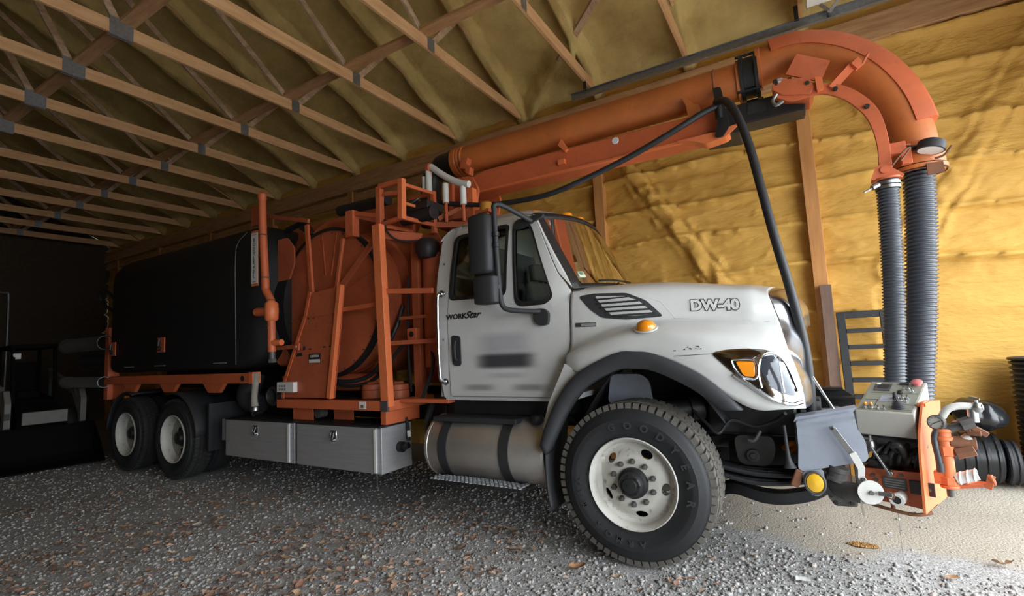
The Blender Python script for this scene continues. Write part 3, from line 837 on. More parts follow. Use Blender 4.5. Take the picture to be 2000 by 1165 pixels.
# ------------------------------------------------------------------ hood and fender (one tilting shell)
HROWS = [
 [(-.45,.09,1.36),(-.45,.085,1.39),(-.45,.10,1.42),(-.45,.17,1.45),(-.45,.20,1.56),(-.45,.235,1.85),(-.45,.34,1.93),(-.42,.70,1.975),(-.36,YC,1.99)],
 [(-.32,.04,1.30),(-.32,.035,1.38),(-.32,.06,1.46),(-.32,.155,1.51),(-.32,.205,1.60),(-.32,.245,1.85),(-.32,.36,1.93),(-.30,.70,1.975),(-.27,YC,1.99)],
 [(-.045,.02,1.42),(-.045,.02,1.48),(-.045,.055,1.545),(-.045,.165,1.595),(-.045,.24,1.645),(-.045,.28,1.84),(-.045,.40,1.925),(-.04,.72,1.97),(-.03,YC,1.985)],
 [(.235,.02,1.403),(.235,.02,1.48),(.235,.055,1.565),(.235,.19,1.61),(.235,.31,1.655),(.235,.345,1.83),(.235,.45,1.91),(.235,.75,1.955),(.235,YC,1.97)],
 [(.484,.02,1.282),(.484,.02,1.40),(.484,.055,1.52),(.484,.21,1.595),(.484,.36,1.64),(.484,.39,1.80),(.484,.48,1.875),(.484,.78,1.92),(.484,YC,1.94)],
 [(.652,.03,1.14),(.652,.03,1.30),(.652,.075,1.48),(.652,.23,1.575),(.652,.385,1.625),(.652,.415,1.78),(.652,.50,1.85),(.652,.79,1.895),(.652,YC,1.915)],
 [(.80,.04,1.06),(.80,.05,1.27),(.80,.11,1.45),(.80,.27,1.555),(.79,.40,1.61),(.78,.43,1.765),(.78,.52,1.835),(.78,.80,1.88),(.79,YC,1.895)],
 [(.94,.06,1.06),(.93,.08,1.24),(.91,.15,1.42),(.89,.30,1.535),(.875,.425,1.595),(.85,.45,1.75),(.84,.54,1.82),(.85,.81,1.865),(.87,YC,1.88)],
 [(1.06,.13,1.06),(1.04,.16,1.22),(1.0,.22,1.39),(.975,.345,1.49),(.955,.45,1.585),(.915,.475,1.735),(.90,.56,1.80),(.92,.82,1.85),(.94,YC,1.865)],
]
HG = loft(HROWS, 6, 5)
HG[0:0] = []
b = B(); b.grid(HG); b.grid([[mirror(p) for p in r] for r in HG])
HOOD = b.build('hood', WHITE, TRUCK, smooth=60, solid=0.0)
md = HOOD.modifiers.new('thickness', 'SOLIDIFY'); md.thickness = 0.012; md.offset = 0
_bb = B(); _bb.grid(HG)
HB = BVHTree.FromPolygons([V(p) for p in _bb.v], [f for f in _bb.f])
def hood_y(x, z, dflt=0.05):
    h = HB.ray_cast(V((x, -2, z)), V((0, 1, 0)))
    return h[0].y if h[0] else dflt
def on_hood(off):
    return lambda u, w, o: V((u, hood_y(u, w) - off - 0.006 + o, w))
# seam between lid and fender, a thin dark gap drawn as a recessed strip
def hoodline(pts, r, m, name, off=0.004):
    P = []
    for i in range(len(pts) - 1):
        for k in range(8):
            t = k / 8
            x = pts[i][0] * (1 - t) + pts[i + 1][0] * t; z = pts[i][1] * (1 - t) + pts[i + 1][1] * t
            P.append(V((x, hood_y(x, z) - off - .002, z)))
    x, z = pts[-1]; P.append(V((x, hood_y(x, z) - off - .002, z)))
    bb = B(); bb.tube(P, r, 6); return bb.build(name, m, HOOD)
hoodline([(0.30, 1.652), (0.60, 1.622), (0.90, 1.592)], 0.0025, INK, 'seam')
hoodline([(0.10, 1.83), (0.22, 1.78), (0.285, 1.69), (0.31, 1.655)], 0.004, WHITE, 'vent_moulding', 0.002)
hoodline([(-0.44, 1.905), (-0.30, 1.905), (0.0, 1.885), (0.10, 1.83)], 0.004, WHITE, 'vent_moulding', 0.002)
hoodline([(0.35, 1.395), (0.50, 1.40), (0.60, 1.402)], 0.002, INK, 'seam')
# fender lower rear piece
b = B()
def Tsk(u, w, o): return V((u, 0.055 + 0.25 * max(0, u + 0.6) * 0 + o, w))
b.plate([(-.665,.88),(-.60,1.09),(-.52,1.24),(-.455,1.365),(-.40,1.33),(-.32,1.295),(-.42,1.20),(-.495,1.11),(-.57,1.0),(-.615,.88)], [], Tsk, 0.05)
b.build('fender_skirt', WHITE, HOOD, bevel=0.006)
# rubber flare round the arch
outer = c2([(-.665,.78),(-.61,.92),(-.495,1.125),(-.32,1.305),(-.045,1.43),(.10,1.437),(.235,1.413),(.484,1.292),(.652,1.148),(.735,1.06)], 4)
inner = c2([(-.62,.70),(-.545,.84),(-.43,1.03),(-.28,1.19),(-.05,1.305),(.08,1.315),(.22,1.295),(.44,1.185),(.56,1.09),(.615,1.055)], 4)
b = B()
rows = []
for (xo, zo), (xi, zi) in zip(outer, inner):
    rows.append([V((xo, 0.045, zo)), V((xo * .98 + xi * .02, -0.004, zo * .98 + zi * .02)), V((xo * .8 + xi * .2, -0.018, zo * .8 + zi * .2)), V((xo * .35 + xi * .65, -0.015, zo * .35 + zi * .65)), V((xi * .95 + xo * .05, 0.0, zi * .95 + zo * .05)), V((xi, 0.02, zi)), V((xi, 0.10, zi + .005))])
b.grid(rows)
b.grid([[mirror(p) for p in r] for r in rows])
b.build('fender_flare', FLARE, HOOD, smooth=50, solid=0.006)
# side vent
vent = rnd([(-.385,1.872),(-.27,1.885),(-.02,1.868),(.12,1.80),(.235,1.672),(-.02,1.665),(-.20,1.69),(-.29,1.76)], 0.03)
vent = [(x, z) for x, z in vent]
b = B(); b.plate(vent, [], on_hood(0.004), 0.004, [k * .05 for k in range(-8, 6)], [1.7, 1.75, 1.8, 1.85]); V1 = b.build('side_vent', PLASTIC, HOOD, smooth=30)
_vb = rnd([(-.255,1.862),(-.03,1.845),(.07,1.80),(.175,1.695),(.05,1.69),(-.12,1.70),(-.18,1.76)], .02)
b = B(); b.plate(_vb, [], on_hood(.0085), .003, [k * .05 for k in range(-8, 6)], [1.7, 1.75, 1.8, 1.85]); b.build('vent_duct', VENTLIGHT, V1, smooth=30)
for k in range(5):
    z = 1.845 - 0.033 * k
    xa = (-.245, -.235, -.205, -.165, -.12)[k]; xb = (0.0, 0.07, 0.115, 0.15, 0.18)[k]
    b = B(); n = 8
    for s in range(n):
        x0, x1 = xa + (xb - xa) * s / n, xa + (xb - xa) * (s + 1) / n
        y0, y1 = hood_y(x0, z) - 0.013, hood_y(x1, z) - 0.013
        b.beam((x0, y0 - .003, z - .012), (x1, y1 - .003, z - 0.013), 0.010, 0.014)
    b.build('vent_grille', BLACK, V1)
# badges and lettering
b = B(); b.plate(rnd([(-.41,1.665),(-.245,1.66),(-.245,1.628),(-.41,1.633)], 0.004), [], on_hood(0.004), 0.004, [-.35, -.3]); bd = b.build('engine_badge', STEEL, HOOD)
b = B(); b.plate([(-.36,1.657),(-.25,1.655),(-.25,1.634),(-.36,1.636)], [], on_hood(0.007), 0.002, [-.3]); b.build('badge_plate', GREYINK, HOOD)
def hood_text(body, x, z, size, m, off, ext, offs, sx, slope=-0.05):
    def wp(c):
        X = x + c.x; Z = z + c.y + slope * c.x
        return V((X, hood_y(X, Z) - off - c.z, Z))
    return text('hood_lettering', body, size, None, m, HOOD, ext, offs, warp=wp, sx=sx)
b = B()
hood_text('DW-40', 0.572, 1.728, 0.100, INK, 0.009, 0.001, 0.0095, 1.0)
hood_text('DW-40', 0.572, 1.728, 0.100, WHITE, 0.0125, 0.001, 0.0045, 1.0)
for (xa, xb) in ((0.425, 0.452), (0.692, 0.717)):
    s = 1 if xb > 0.6 else -1
    tip, base = (xb, xa) if s > 0 else (xa, xb)
    b = B(); b.plate([(tip, 1.728 - .05 * (tip - .572)), (base, 1.752 - .05 * (base - .572)), (base, 1.704 - .05 * (base - .572))], [], on_hood(0.005), 0.003); b.build('lettering_edge', GREYINK, HOOD)
for k in range(3):
    b = B(); b.plate([(.54, 1.712 + .014 * k), (.62, 1.708 + .014 * k), (.62, 1.713 + .014 * k), (.54, 1.717 + .014 * k)], [], on_hood(0.003), 0.002); b.build('lettering_stripe', GREYINK, HOOD)
# scraped paint on the fender
for i, (x, z, l) in enumerate([(.36,1.43,.02),(.42,1.435,.015),(.44,1.45,.018),(.46,1.437,.02),(.50,1.452,.03),(.49,1.438,.012),(.52,1.436,.014),(.51,1.447,.01),(.455,1.442,.012)]):
    b = B(); b.plate(rnd([(x - l / 2, z), (x, z + .004), (x + l / 2, z + .002), (x + l * .2, z - .004)], .003, 2), [], on_hood(0.0035), 0.001); b.build('paint_chip', INK, HOOD)
# amber marker on the fender crest
b = B(); b.lathe([(0.0, -0.055), (0.030, -0.052), (0.055, -0.035), (0.066, -0.012), (0.07, 0.0)], (0.165, 0.075, 1.595), Matrix(((1, 0, 0), (0, 0.8, 0.6), (0, 0.42, -0.8))), 24); b.build('marker_lamp', AMBER, HOOD)
b = B(); b.lathe([(0.078, 0.006), (0.078, -0.004), (0.066, -0.006)], (0.165, 0.077, 1.592), Matrix(((1.05, 0, 0), (0, 0.8, 0.6), (0, 0.42, -0.8))), 24); b.build('marker_base', WHITE, HOOD)

# headlight
hl = rnd([(.575,1.408),(.66,1.425),(.78,1.428),(.90,1.412),(.975,1.35),(1.02,1.24),(1.05,1.10),(.99,1.088),(.90,1.125),(.80,1.20),(.70,1.275)], 0.035)
cu = [.6 + .04 * k for k in range(12)]; cv = [1.1 + .04 * k for k in range(9)]
b = B(); b.plate(hl, [], on_hood(0.006), 0.006, cu, cv); HL = b.build('headlight', CHROME, HOOD, smooth=50)
b = B(); b.plate(rnd([(.715,1.352),(.815,1.345),(.815,1.255),(.755,1.262)], 0.015), [], on_hood(0.014), 0.008, cu, cv); b.build('turn_lens', AMBER, HL)
main = rnd([(.845,1.30),(.86,1.37),(.90,1.385),(.95,1.355),(.985,1.29),(1.01,1.20),(1.02,1.13),(.96,1.15),(.88,1.20)], 0.03)
b = B(); b.plate(main, [], on_hood(0.012), 0.006, cu, cv); b.build('reflector', LAMPGREY, HL, smooth=50)
b = B(); b.plate(main, [], on_hood(0.022), 0.004, cu, cv); b.build('lens', LENS, HL, smooth=50)
dk = rnd([(.59,1.405),(.70,1.418),(.82,1.415),(.86,1.395),(.81,1.365),(.72,1.36),(.69,1.33),(.70,1.29)], 0.02)
b = B(); b.plate(dk, [], on_hood(0.0085), 0.003, cu, cv); b.build('bezel_reflector', BLACK, HL, smooth=50).data.materials[0] = mat('dark_chrome', (0.35, 0.30, 0.27), 0.12, 1.0)
def ridge(pts, r):
    P = [V((x, hood_y(x, z) - 0.017, z)) for x, z in c2(pts, 5)]
    return B().tube(P, r, 8)
ridge([(.845,1.19),(.835,1.26),(.842,1.33),(.87,1.385),(.92,1.39),(.965,1.35),(1.0,1.27),(1.03,1.16)], 0.010).build('bezel_rib', CHROME, HL)
ridge([(.945,1.375),(.95,1.30),(.955,1.22),(.96,1.16)], 0.007).build('bezel_rib', CHROME, HL)
ridge([(.69,1.355),(.715,1.362),(.82,1.352),(.825,1.25),(.75,1.255),(.705,1.31),(.69,1.355)], 0.007).build('bezel_rib', CHROME, HL)
ridge([(.70,1.27),(.80,1.192),(.90,1.12),(.99,1.09),(1.05,1.10)], 0.013).build('bezel_rib', CHROME, HL)
# chrome grille surround with dark mesh bars
G0 = [(1.0,.22,1.39),(.975,.345,1.49),(.955,.45,1.585),(.915,.475,1.735),(.90,.56,1.80),(.92,.82,1.85),(.94,YC,1.865)]
G1 = [(1.03,.28,1.36),(1.03,.39,1.46),(1.02,.49,1.57),(1.0,.53,1.715),(.99,.61,1.775),(1.01,.84,1.825),(1.03,YC,1.84)]
G2 = [(1.06,.36,1.31),(1.08,.46,1.39),(1.09,.56,1.49),(1.09,.60,1.60),(1.09,.67,1.665),(1.11,.86,1.70),(1.13,YC,1.715)]
G3 = [(1.07,.42,1.20),(1.09,.54,1.23),(1.10,.63,1.30),(1.10,.67,1.42),(1.10,.72,1.50),(1.12,.88,1.55),(1.14,YC,1.56)]
gg = loft([G0, G1, G2, G3], 5, 4)
b = B(); b.grid(gg); b.grid([[mirror(p) for p in r] for r in gg]); GR = b.build('grille', SATIN, HOOD, smooth=60, solid=0.01)
low = [[(1.06,.13,1.06),(1.09,.3,1.06),(1.11,.6,1.06),(1.13,YC,1.06)],[(1.04,.16,1.22),(1.08,.34,1.2),(1.11,.6,1.18),(1.13,YC,1.18)],[(1.0,.22,1.39),(1.05,.36,1.33),(1.09,.6,1.25),(1.12,YC,1.22)]]
lg = loft(low, 4, 4)
b = B(); b.grid(lg); b.grid([[mirror(p) for p in r] for r in lg]); b.build('grille_apron', SATIN, GR, smooth=60, solid=0.01)
for k in range(6):
    z = 1.25 + 0.05 * k
    B().box((1.07, YC, z), (0.02, 1.15, 0.012)).build('grille_bar', BLACK, GR)
B().box((1.04, YC, 1.38), (0.01, 1.1, 0.36)).build('grille_screen', BLACK, GR)

# ------------------------------------------------------------------ cab
def side_y(x, z):
    y = lerp(z, [1.05, 1.12, 1.35, 1.70, 1.90, 2.20, 2.50, 2.62, 2.70], [0.225, 0.205, 0.195, 0.20, 0.215, 0.255, 0.315, 0.365, 0.45])
    if x > -0.75: y += 0.06 * ((x + 0.75) / 0.3) ** 2 * (1 if z > 1.85 else 0.3)
    return y
def sidep(off=0.0, far=False):
    def T(u, w, o):
        p = V((u, side_y(u, w) - off + o, w))
        return mirror(p) if far else p
    return T
CU = [-1.7 + .1 * k for k in range(14)]; CVv = [1.1, 1.2, 1.35, 1.5, 1.7, 1.8, 1.9, 2.0, 2.1, 2.2, 2.3, 2.4, 2.5, 2.58, 2.64, 2.67]
back = rnd([(-1.715,1.085),(-1.64,1.085),(-1.648,1.9),(-1.640,2.60),(-1.60,2.69),(-1.70,2.655,.12),(-1.765,2.55,.1),(-1.79,2.09,.3),(-1.775,1.5,.3)], 0.015)
w1 = rnd([(-1.605,2.545),(-1.035,2.575),(-1.035,1.945),(-1.625,1.955)], 0.06)
w2 = rnd([(-.985,2.545,.04),(-.865,2.575,.04),(-.80,2.50,.06),(-.60,1.90,.10),(-.66,1.845,.08),(-.935,1.845,.08)], 0.06)
door_o = rnd([(-1.630,1.10),(-.625,1.10,.02),(-.475,1.365,.04),(-.462,1.42,.02),(-.462,1.93,.05),(-.565,2.08,.05),(-.735,2.50,.05),(-.81,2.625,.05),(-.96,2.668,.05),(-1.56,2.655,.08),(-1.628,2.585,.06),(-1.638,1.9,.2)], 0.02)
pillar = rnd([(-.452,1.955),(-.80,2.63,.03),(-.98,2.70,.01),(-1.59,2.685,.01),(-1.59,2.662,.01),(-.965,2.674,.02),(-.81,2.633,.03),(-.73,2.505,.03),(-.555,2.085,.03)], 0.01)
CAB = None
def cab_side(far):
    b = B(); b.plate(back, [], sidep(0, far), 0.03, CU, CVv); b.plate(pillar, [], sidep(0, far), 0.04, CU, CVv)
    # sill under the door
    b.plate([(-1.715,1.062),(-.63,1.062),(-.63,1.092),(-1.715,1.092)], [], sidep(-0.012, far), 0.05)
    return b
b = cab_side(False); bb = cab_side(True); b.add(bb.v, bb.f)
# roof: crowned, with rounded rear and brow above the windshield
def edge_y(x): return 0.435
rows = []
for x, zb, yb in ((-1.775,2.54,.33),(-1.745,2.60,.36),(-1.66,2.668,.40),(-1.45,2.692,.435),(-1.15,2.702,.45),(-.98,2.695,.45),(-.86,2.655,.42)):
    k = {-1.775: 0.05, -1.745: 0.09, -1.66: 0.105, -1.45: 0.115, -1.15: .115, -.98: .10, -.86: .07}[x]
    bx = 0.16 * max(0, (x + 1.2) / 0.34) ** 2
    rows.append([V((x, yb - 0.03, zb - 0.02)), V((x, yb + .06, zb + .02)), V((x + bx * .35, yb + .2, zb + k * .6)), V((x + bx * .75, yb + .45, zb + k * .9)), V((x + bx, YC, zb + k))])
rg = loft(rows, 4, 4)
b.grid(rg); b.grid([[mirror(p) for p in r] for r in rg])
# rear wall with a window opening, floor and cowl
b.plate([(0.24,1.09),(2.21,1.09),(2.15,1.9),(2.09,2.5),(1.95,2.62),(.5,2.62),(.36,2.5),(.30,1.9)], [], lambda u, w, o: V((-1.775 + o, u, w)), 0.03)
b.box2((-1.75, .25, 1.08), (-.45, 2.2, 1.12))
CAB = b.build('cab', WHITE, TRUCK, smooth=50)
# windshield: curved glass with a black band
def ws(u, v):      # u 0..1 across, v 0..1 up
    ya = 0.29 + (0.40 - 0.29) * v; yb = 2 * YC - ya
    y = ya + (yb - ya) * u
    s = 1 - (2 * u - 1) ** 2
    x0 = -0.455 + (-0.83 + 0.455) * v; z0 = 1.945 + (2.635 - 1.945) * v
    return V((x0 + (0.20 + 0.0 * v) * s * (1 - 0.15 * v), y, z0 + 0.045 * s + 0.02 * s * v))
b = B()
b.grid([[ws(i / 24, j / 12) for j in range(13)] for i in range(25)])
wsg = b.build('windshield', WSGLASS, TRUCK, smooth=180, fix=False)
wsg['label'] = 'raked curved windshield glass'
b = B()
def band(u0, u1, v0, v1, nu=16, nv=6):
    b.grid([[ws(u0 + (u1 - u0) * i / nu, v0 + (v1 - v0) * j / nv) + V((0.006, 0, 0.006)) for j in range(nv + 1)] for i in range(nu + 1)])
band(0, 1, -0.01, 0.045, 24, 2); band(0, 1, 0.945, 1.01, 24, 2); band(-.01, 0.055, 0, 1, 3, 12); band(0.945, 1.01, 0, 1, 3, 12)
b.build('windshield_seal', BLACK, wsg, smooth=60, solid=0.006)
b = B()
q = [ws(.075, .13), ws(.115, .13), ws(.115, .205), ws(.075, .205)]
st = [p + V((0.004, -0.004, 0.002)) for p in q]
b.add(st, [(0, 1, 2, 3)]); b.build('inspection_sticker', mat('pale_green_sticker', (0.62, 0.74, 0.50), 0.6), wsg, solid=0.001)
cq = (st[0] + st[1] + st[2] + st[3]) / 4; ex = (st[1] - st[0]) * .22; ey = (st[3] - st[0]) * .25
b = B(); b.add([cq - ex - ey + V((.003, -.003, .001)), cq + ex - ey + V((.003, -.003, .001)), cq + ex + ey + V((.003, -.003, .001)), cq - ex + ey + V((.003, -.003, .001))], [(0, 1, 2, 3)]); b.build('sticker_number', GREYINK, wsg, solid=0.0008)
b = B()
b.tube([ws(.16, .05) + V((.03, 0, .02)), ws(.30, .055) + V((.03, 0, .02)), ws(.46, .05) + V((.03, 0, .02))], 0.009, 8, 4)
b.beam(ws(.30, .05) + V((.05, 0, 0)), ws(.26, .01) + V((.06, 0, .0)), 0.02, 0.012)
b.build('wiper', BLACK, TRUCK)
# cowl between windshield and hood
b = B(); cg = [[ws(i / 16, 0) + V((0.0, 0, -0.005)) for i in range(17)], [V((max(ws(i / 16, 0).x + .06, -.44 + .1 * (1 - (2 * i / 16 - 1) ** 2)), ws(i / 16, 0).y, 1.93 + .045 * (1 - (2 * i / 16 - 1) ** 2))) for i in range(17)]]
b.grid(cg); b.build('cowl', PLASTIC, TRUCK, solid=0.01)
# doors
def mk_door_side(far):
    b = B(); b.plate(door_o, [w1, w2], sidep(0.008, far), 0.04, CU, CVv)
    d = b.build('cab_door', WHITE, TRUCK, smooth=35)
    def grow(poly, k):
        cx = sum(p[0] for p in poly) / len(poly); cz = sum(p[1] for p in poly) / len(poly)
        out = []
        for x, z in poly:
            l = math.hypot(x - cx, z - cz); out.append((x + (x - cx) / l * k, z + (z - cz) / l * k))
        return out
    for w_, nm in ((w1, 'window_seal'), (w2, 'window_seal')):
        b = B(); b.plate(grow(w_, 0.014), [grow(w_, -0.026)], sidep(0.012, far), 0.05, CU, CVv); b.build(nm, BLACK, d, smooth=35)
        b = B(); b.plate(grow(w_, -0.005), [], sidep(-0.012, far), 0.005, CU, CVv); b.build('window_glass', GLASS, d, smooth=35)
    return d
DOOR = mk_door_side(False); FARDOOR = mk_door_side(True)
# pressed crease and lower edge of the near door
b = B(); P = [V((x, side_y(x, 1.80) - 0.008, 1.80)) for x in np.arange(-1.62, -.46, .05)]
# handle
b = B(); b.plate(rnd([(-1.60,1.635),(-1.50,1.625),(-1.495,1.36),(-1.59,1.365)], 0.035), [], sidep(0.016), 0.014); HD = b.build('door_handle', PLASTIC, DOOR, bevel=0.003)
b = B(); b.tube([(-1.545, .175, 1.58), (-1.545, .155, 1.55), (-1.543, .150, 1.50), (-1.543, .155, 1.44), (-1.543, .175, 1.41)], 0.014, 8, 4); b.build('handle_bar', BLACK, DOOR)
def door_text(body, x, z, size, m, **kw):
    wp = lambda c: V((x + c.x, side_y(x + c.x, z + c.y) - 0.0095 - c.z, z + c.y))
    return text('door_badge', body, size, None, m, DOOR, kw.pop('ext', .0015), kw.pop('offs', .001), warp=wp, **kw)
door_text('WORK', -1.545, 1.795, 0.062, INK, sx=1.15, offs=0.002)
door_text('Star', -1.375, 1.800, 0.085, INK, sx=1.15, shear=0.5, offs=0.002)
# faded, unreadable door decal: soft grey patches
def decal(name, x0, x1, z0, z1, col, strength, par, soft=0.35):
    m = bpy.data.materials.new(name + '_film'); m.use_nodes = True; nt = m.node_tree; nt.nodes.clear()
    o = nt.nodes.new('ShaderNodeOutputMaterial'); tr = nt.nodes.new('ShaderNodeBsdfTransparent'); df = nt.nodes.new('ShaderNodeBsdfDiffuse'); df.inputs[0].default_value = (*col, 1)
    mx = nt.nodes.new('ShaderNodeMixShader'); tc = nt.nodes.new('ShaderNodeTexCoord')
    mp = nt.nodes.new('ShaderNodeMapping'); nt.links.new(tc.outputs['Generated'], mp.inputs[0])
    sp = nt.nodes.new('ShaderNodeSeparateXYZ'); nt.links.new(mp.outputs[0], sp.inputs[0])
    prev = None
    for ax in ('X', 'Z'):
        a = nt.nodes.new('ShaderNodeMath'); a.operation = 'PINGPONG'; a.inputs[1].default_value = 0.5; nt.links.new(sp.outputs[ax], a.inputs[0])
        r = nt.nodes.new('ShaderNodeMapRange'); r.interpolation_type = 'SMOOTHSTEP'; r.inputs['From Max'].default_value = soft; nt.links.new(a.outputs[0], r.inputs['Value'])
        if prev is None: prev = r
        else:
            q = nt.nodes.new('ShaderNodeMath'); q.operation = 'MULTIPLY'; nt.links.new(prev.outputs[0], q.inputs[0]); nt.links.new(r.outputs[0], q.inputs[1]); prev = q
    q = nt.nodes.new('ShaderNodeMath'); q.operation = 'MULTIPLY'; q.inputs[1].default_value = strength; nt.links.new(prev.outputs[0], q.inputs[0])
    nt.links.new(q.outputs[0], mx.inputs[0]); nt.links.new(tr.outputs[0], mx.inputs[1]); nt.links.new(df.outputs[0], mx.inputs[2]); nt.links.new(mx.outputs[0], o.inputs[0])
    bb = B(); bb.plate([(x0, z0), (x1, z0), (x1, z1), (x0, z1)], [], sidep(par), 0, CU, [1.2 + .05 * k for k in range(12)])
    return bb.build(name, m, DOOR, fix=False)
decal('door_decal', -1.40, -.72, 1.42, 1.66, (0.42, 0.41, 0.46), 0.38, 0.0100)
decal('door_decal', -1.40, -.70, 1.315, 1.475, (0.05, 0.05, 0.06), 0.80, 0.0108, 0.30)
decal('door_decal', -1.55, -1.10, 1.135, 1.215, (0.20, 0.20, 0.20), 0.42, 0.0104, 0.4)
decal('door_decal', -1.06, -.60, 1.135, 1.215, (0.20, 0.20, 0.20), 0.42, 0.0104, 0.4)
decal('door_decal', -1.30, -.78, 1.24, 1.31, (0.3, 0.3, 0.3), 0.22, 0.0104, 0.4)
# chrome grab handle behind the door
b = B(); b.tube([(-1.700, .215, 2.015), (-1.705, .165, 2.01), (-1.712, .15, 1.96), (-1.715, .145, 1.65), (-1.708, .145, 1.30), (-1.700, .165, 1.235), (-1.685, .215, 1.225)], 0.016, 12, 5)
b.lathe([(0, -.012), (.03, -.01), (.034, 0), (.034, .01)], (-1.70, .205, 2.015), 'y', 16); b.lathe([(0, -.012), (.03, -.01), (.034, 0), (.034, .01)], (-1.685, .205, 1.225), 'y', 16)
b.build('grab_handle', CHROME, CAB)
for (x, z) in ((-1.715, 2.30), (-1.695, 1.60)):
    B().lathe([(0, -.008), (.009, -.006), (.011, 0)], (x, side_y(x, z), z), 'y', 12).build('screw', STEEL, CAB)
B().box2((-1.74, .36, 1.15), (-1.71, 2.09, 2.60)).build('cab_liner', SEAT, CAB, bevel=.01)
# roof marker lamps
for i, (yy, xx, zz) in enumerate(((.62,-.93,2.715),(.98,-.77,2.745),(1.225,-.75,2.75),(1.47,-.77,2.745),(1.83,-.93,2.715))):
    B().lathe([(0.0, .022), (.03, .020), (.05, .012), (.058, 0), (.06, -.02)], (xx, yy, zz), 'z', 20).build('roof_marker_lamp', AMBER, CAB)
# interior
b = B()
b.grid(loft([[(-.50, .30, 1.80), (-.48, .8, 1.83), (-.46, YC, 1.84), (-.48, 1.7, 1.83), (-.50, 2.15, 1.80)], [(-.62, .30, 1.86), (-.60, .8, 1.90), (-.58, YC, 1.91), (-.60, 1.7, 1.93), (-.62, 2.15, 1.86)], [(-.82, .30, 1.80), (-.80, .8, 1.82), (-.78, YC, 1.80), (-.82, 1.7, 1.88), (-.82, 2.15, 1.8)], [(-.85, .30, 1.4), (-.82, .8, 1.4), (-.8, YC, 1.4), (-.85, 1.7, 1.4), (-.85, 2.15, 1.4)]], 3, 3)); b.build('dashboard', PLASTIC, CAB, smooth=60, solid=0.01)
for y in (.75, 1.72):
    s = B(); s.grid(loft([[(-1.55, y - .24, 2.20), (-1.50, y, 2.20), (-1.55, y + .24, 2.20)], [(-1.52, y - .25, 1.95), (-1.46, y, 1.95), (-1.52, y + .25, 1.95)], [(-1.45, y - .26, 1.65), (-1.38, y, 1.65), (-1.45, y + .26, 1.65)], [(-1.05, y - .25, 1.68), (-1.02, y, 1.70), (-1.05, y + .25, 1.68)], [(-1.02, y - .25, 1.50), (-1.0, y, 1.5), (-1.02, y + .25, 1.5)]], 4, 4)); s.build('seat', SEAT, CAB, smooth=60, solid=0.09)
    s = B(); s.grid(loft([[(-1.55, y - .12, 2.42), (-1.53, y, 2.43), (-1.55, y + .12, 2.42)], [(-1.53, y - .13, 2.24), (-1.50, y, 2.24), (-1.53, y + .13, 2.24)]], 3, 3)); s.build('headrest', SEAT, CAB, smooth=60, solid=0.07)
MW = Matrix(((0.82, 0, -0.57), (0, 1, 0), (0.57, 0, 0.82)))
b = B(); b.tube([V((-.95, 1.72, 2.02)) + MW @ V((.22 * math.cos(a), .22 * math.sin(a), 0)) for a in [2 * PI * k / 28 for k in range(28)]], 0.016, 8, closed=True)
for a in (0.5, PI - .5, -PI / 2): b.beam(V((-.95, 1.72, 2.02)), V((-.95, 1.72, 2.02)) + MW @ V((.22 * math.sin(a), .22 * math.cos(a), 0)), .03, .012)
b.cyl((-.95, 1.72, 2.02), (-.78, 1.72, 1.80), 0.035, 12); b.build('steering_wheel', BLACK, CAB)
# mirror on its arm
b = B()
b.tube([(-.80, .33, 2.555), (-.93, .10, 2.66), (-.985, .03, 2.668), (-.985, .02, 2.60), (-.978, .015, 2.40), (-.975, .015, 2.20), (-.962, .015, 1.93), (-.945, .02, 1.835), (-.90, .04, 1.80), (-.80, .10, 1.785), (-.69, .17, 1.775)], 0.021, 10, 6)
MA = b.build('mirror_arm', PLASTIC, TRUCK)
b = B(); b.plate(rnd([(-.76,1.80),(-.66,1.80),(-.615,1.76),(-.625,1.665),(-.70,1.66),(-.745,1.70)], .03), [], sidep(.045), .04); b.build('arm_bracket', PLASTIC, MA, bevel=.008)
b = B(); b.plate(rnd([(-.96,2.60),(-.70,2.615),(-.70,2.585),(-.90,2.50),(-.99,2.52)], .04), [], sidep(.03), .03); b.build('arm_bracket', PLASTIC, MA, bevel=.008)
def mirror_head(zt, zb, xl, xr, name):
    xm = (xl + xr) / 2; rows = []
    for k, (s, dz) in enumerate(((.55, 0), (.85, .02), (1, .06), (1, .5), (.97, .94), (.85, .98), (.55, 1.0))):
        z = zt + (zb - zt) * dz; w = (xr - xl) / 2 * s
        ring = []
        for a in range(16):
            t = 2 * PI * a / 16
            cx, cy = math.cos(t), math.sin(t)
            e = 0.55
            ring.append(V((xm + w * abs(cx) ** e * (1 if cx > 0 else -1), 0.005 + 0.075 * s * abs(cy) ** e * (1 if cy > 0 else -1), z)))
        rows.append(ring + [ring[0]])
    b = B(); b.grid(rows); b.add(rows[0][:-1], [tuple(range(16))]); b.add(rows[-1][:-1], [tuple(range(16))])
    return b.build(name, PLASTIC, MA, smooth=50)
mirror_head(2.60, 2.105, -1.215, -1.0, 'mirror_head'); mirror_head(2.085, 1.855, -1.185, -.96, 'wide_angle_mirror')
for z in (2.42, 2.33, 1.99):
    B().lathe([(.026, -.02), (.03, -.016), (.03, .016), (.026, .02)], (-.978, .015, z), 'z', 12).build('arm_clamp', BLACK, MA)
# far mirror
b = B(); b.tube([mirror((-.80, .33, 2.555)), mirror((-.985, .03, 2.668)), mirror((-.975, .015, 2.2)), mirror((-.945, .02, 1.83)), mirror((-.69, .17, 1.775))], 0.021, 10, 3); b.build('far_mirror_arm', PLASTIC, TRUCK)
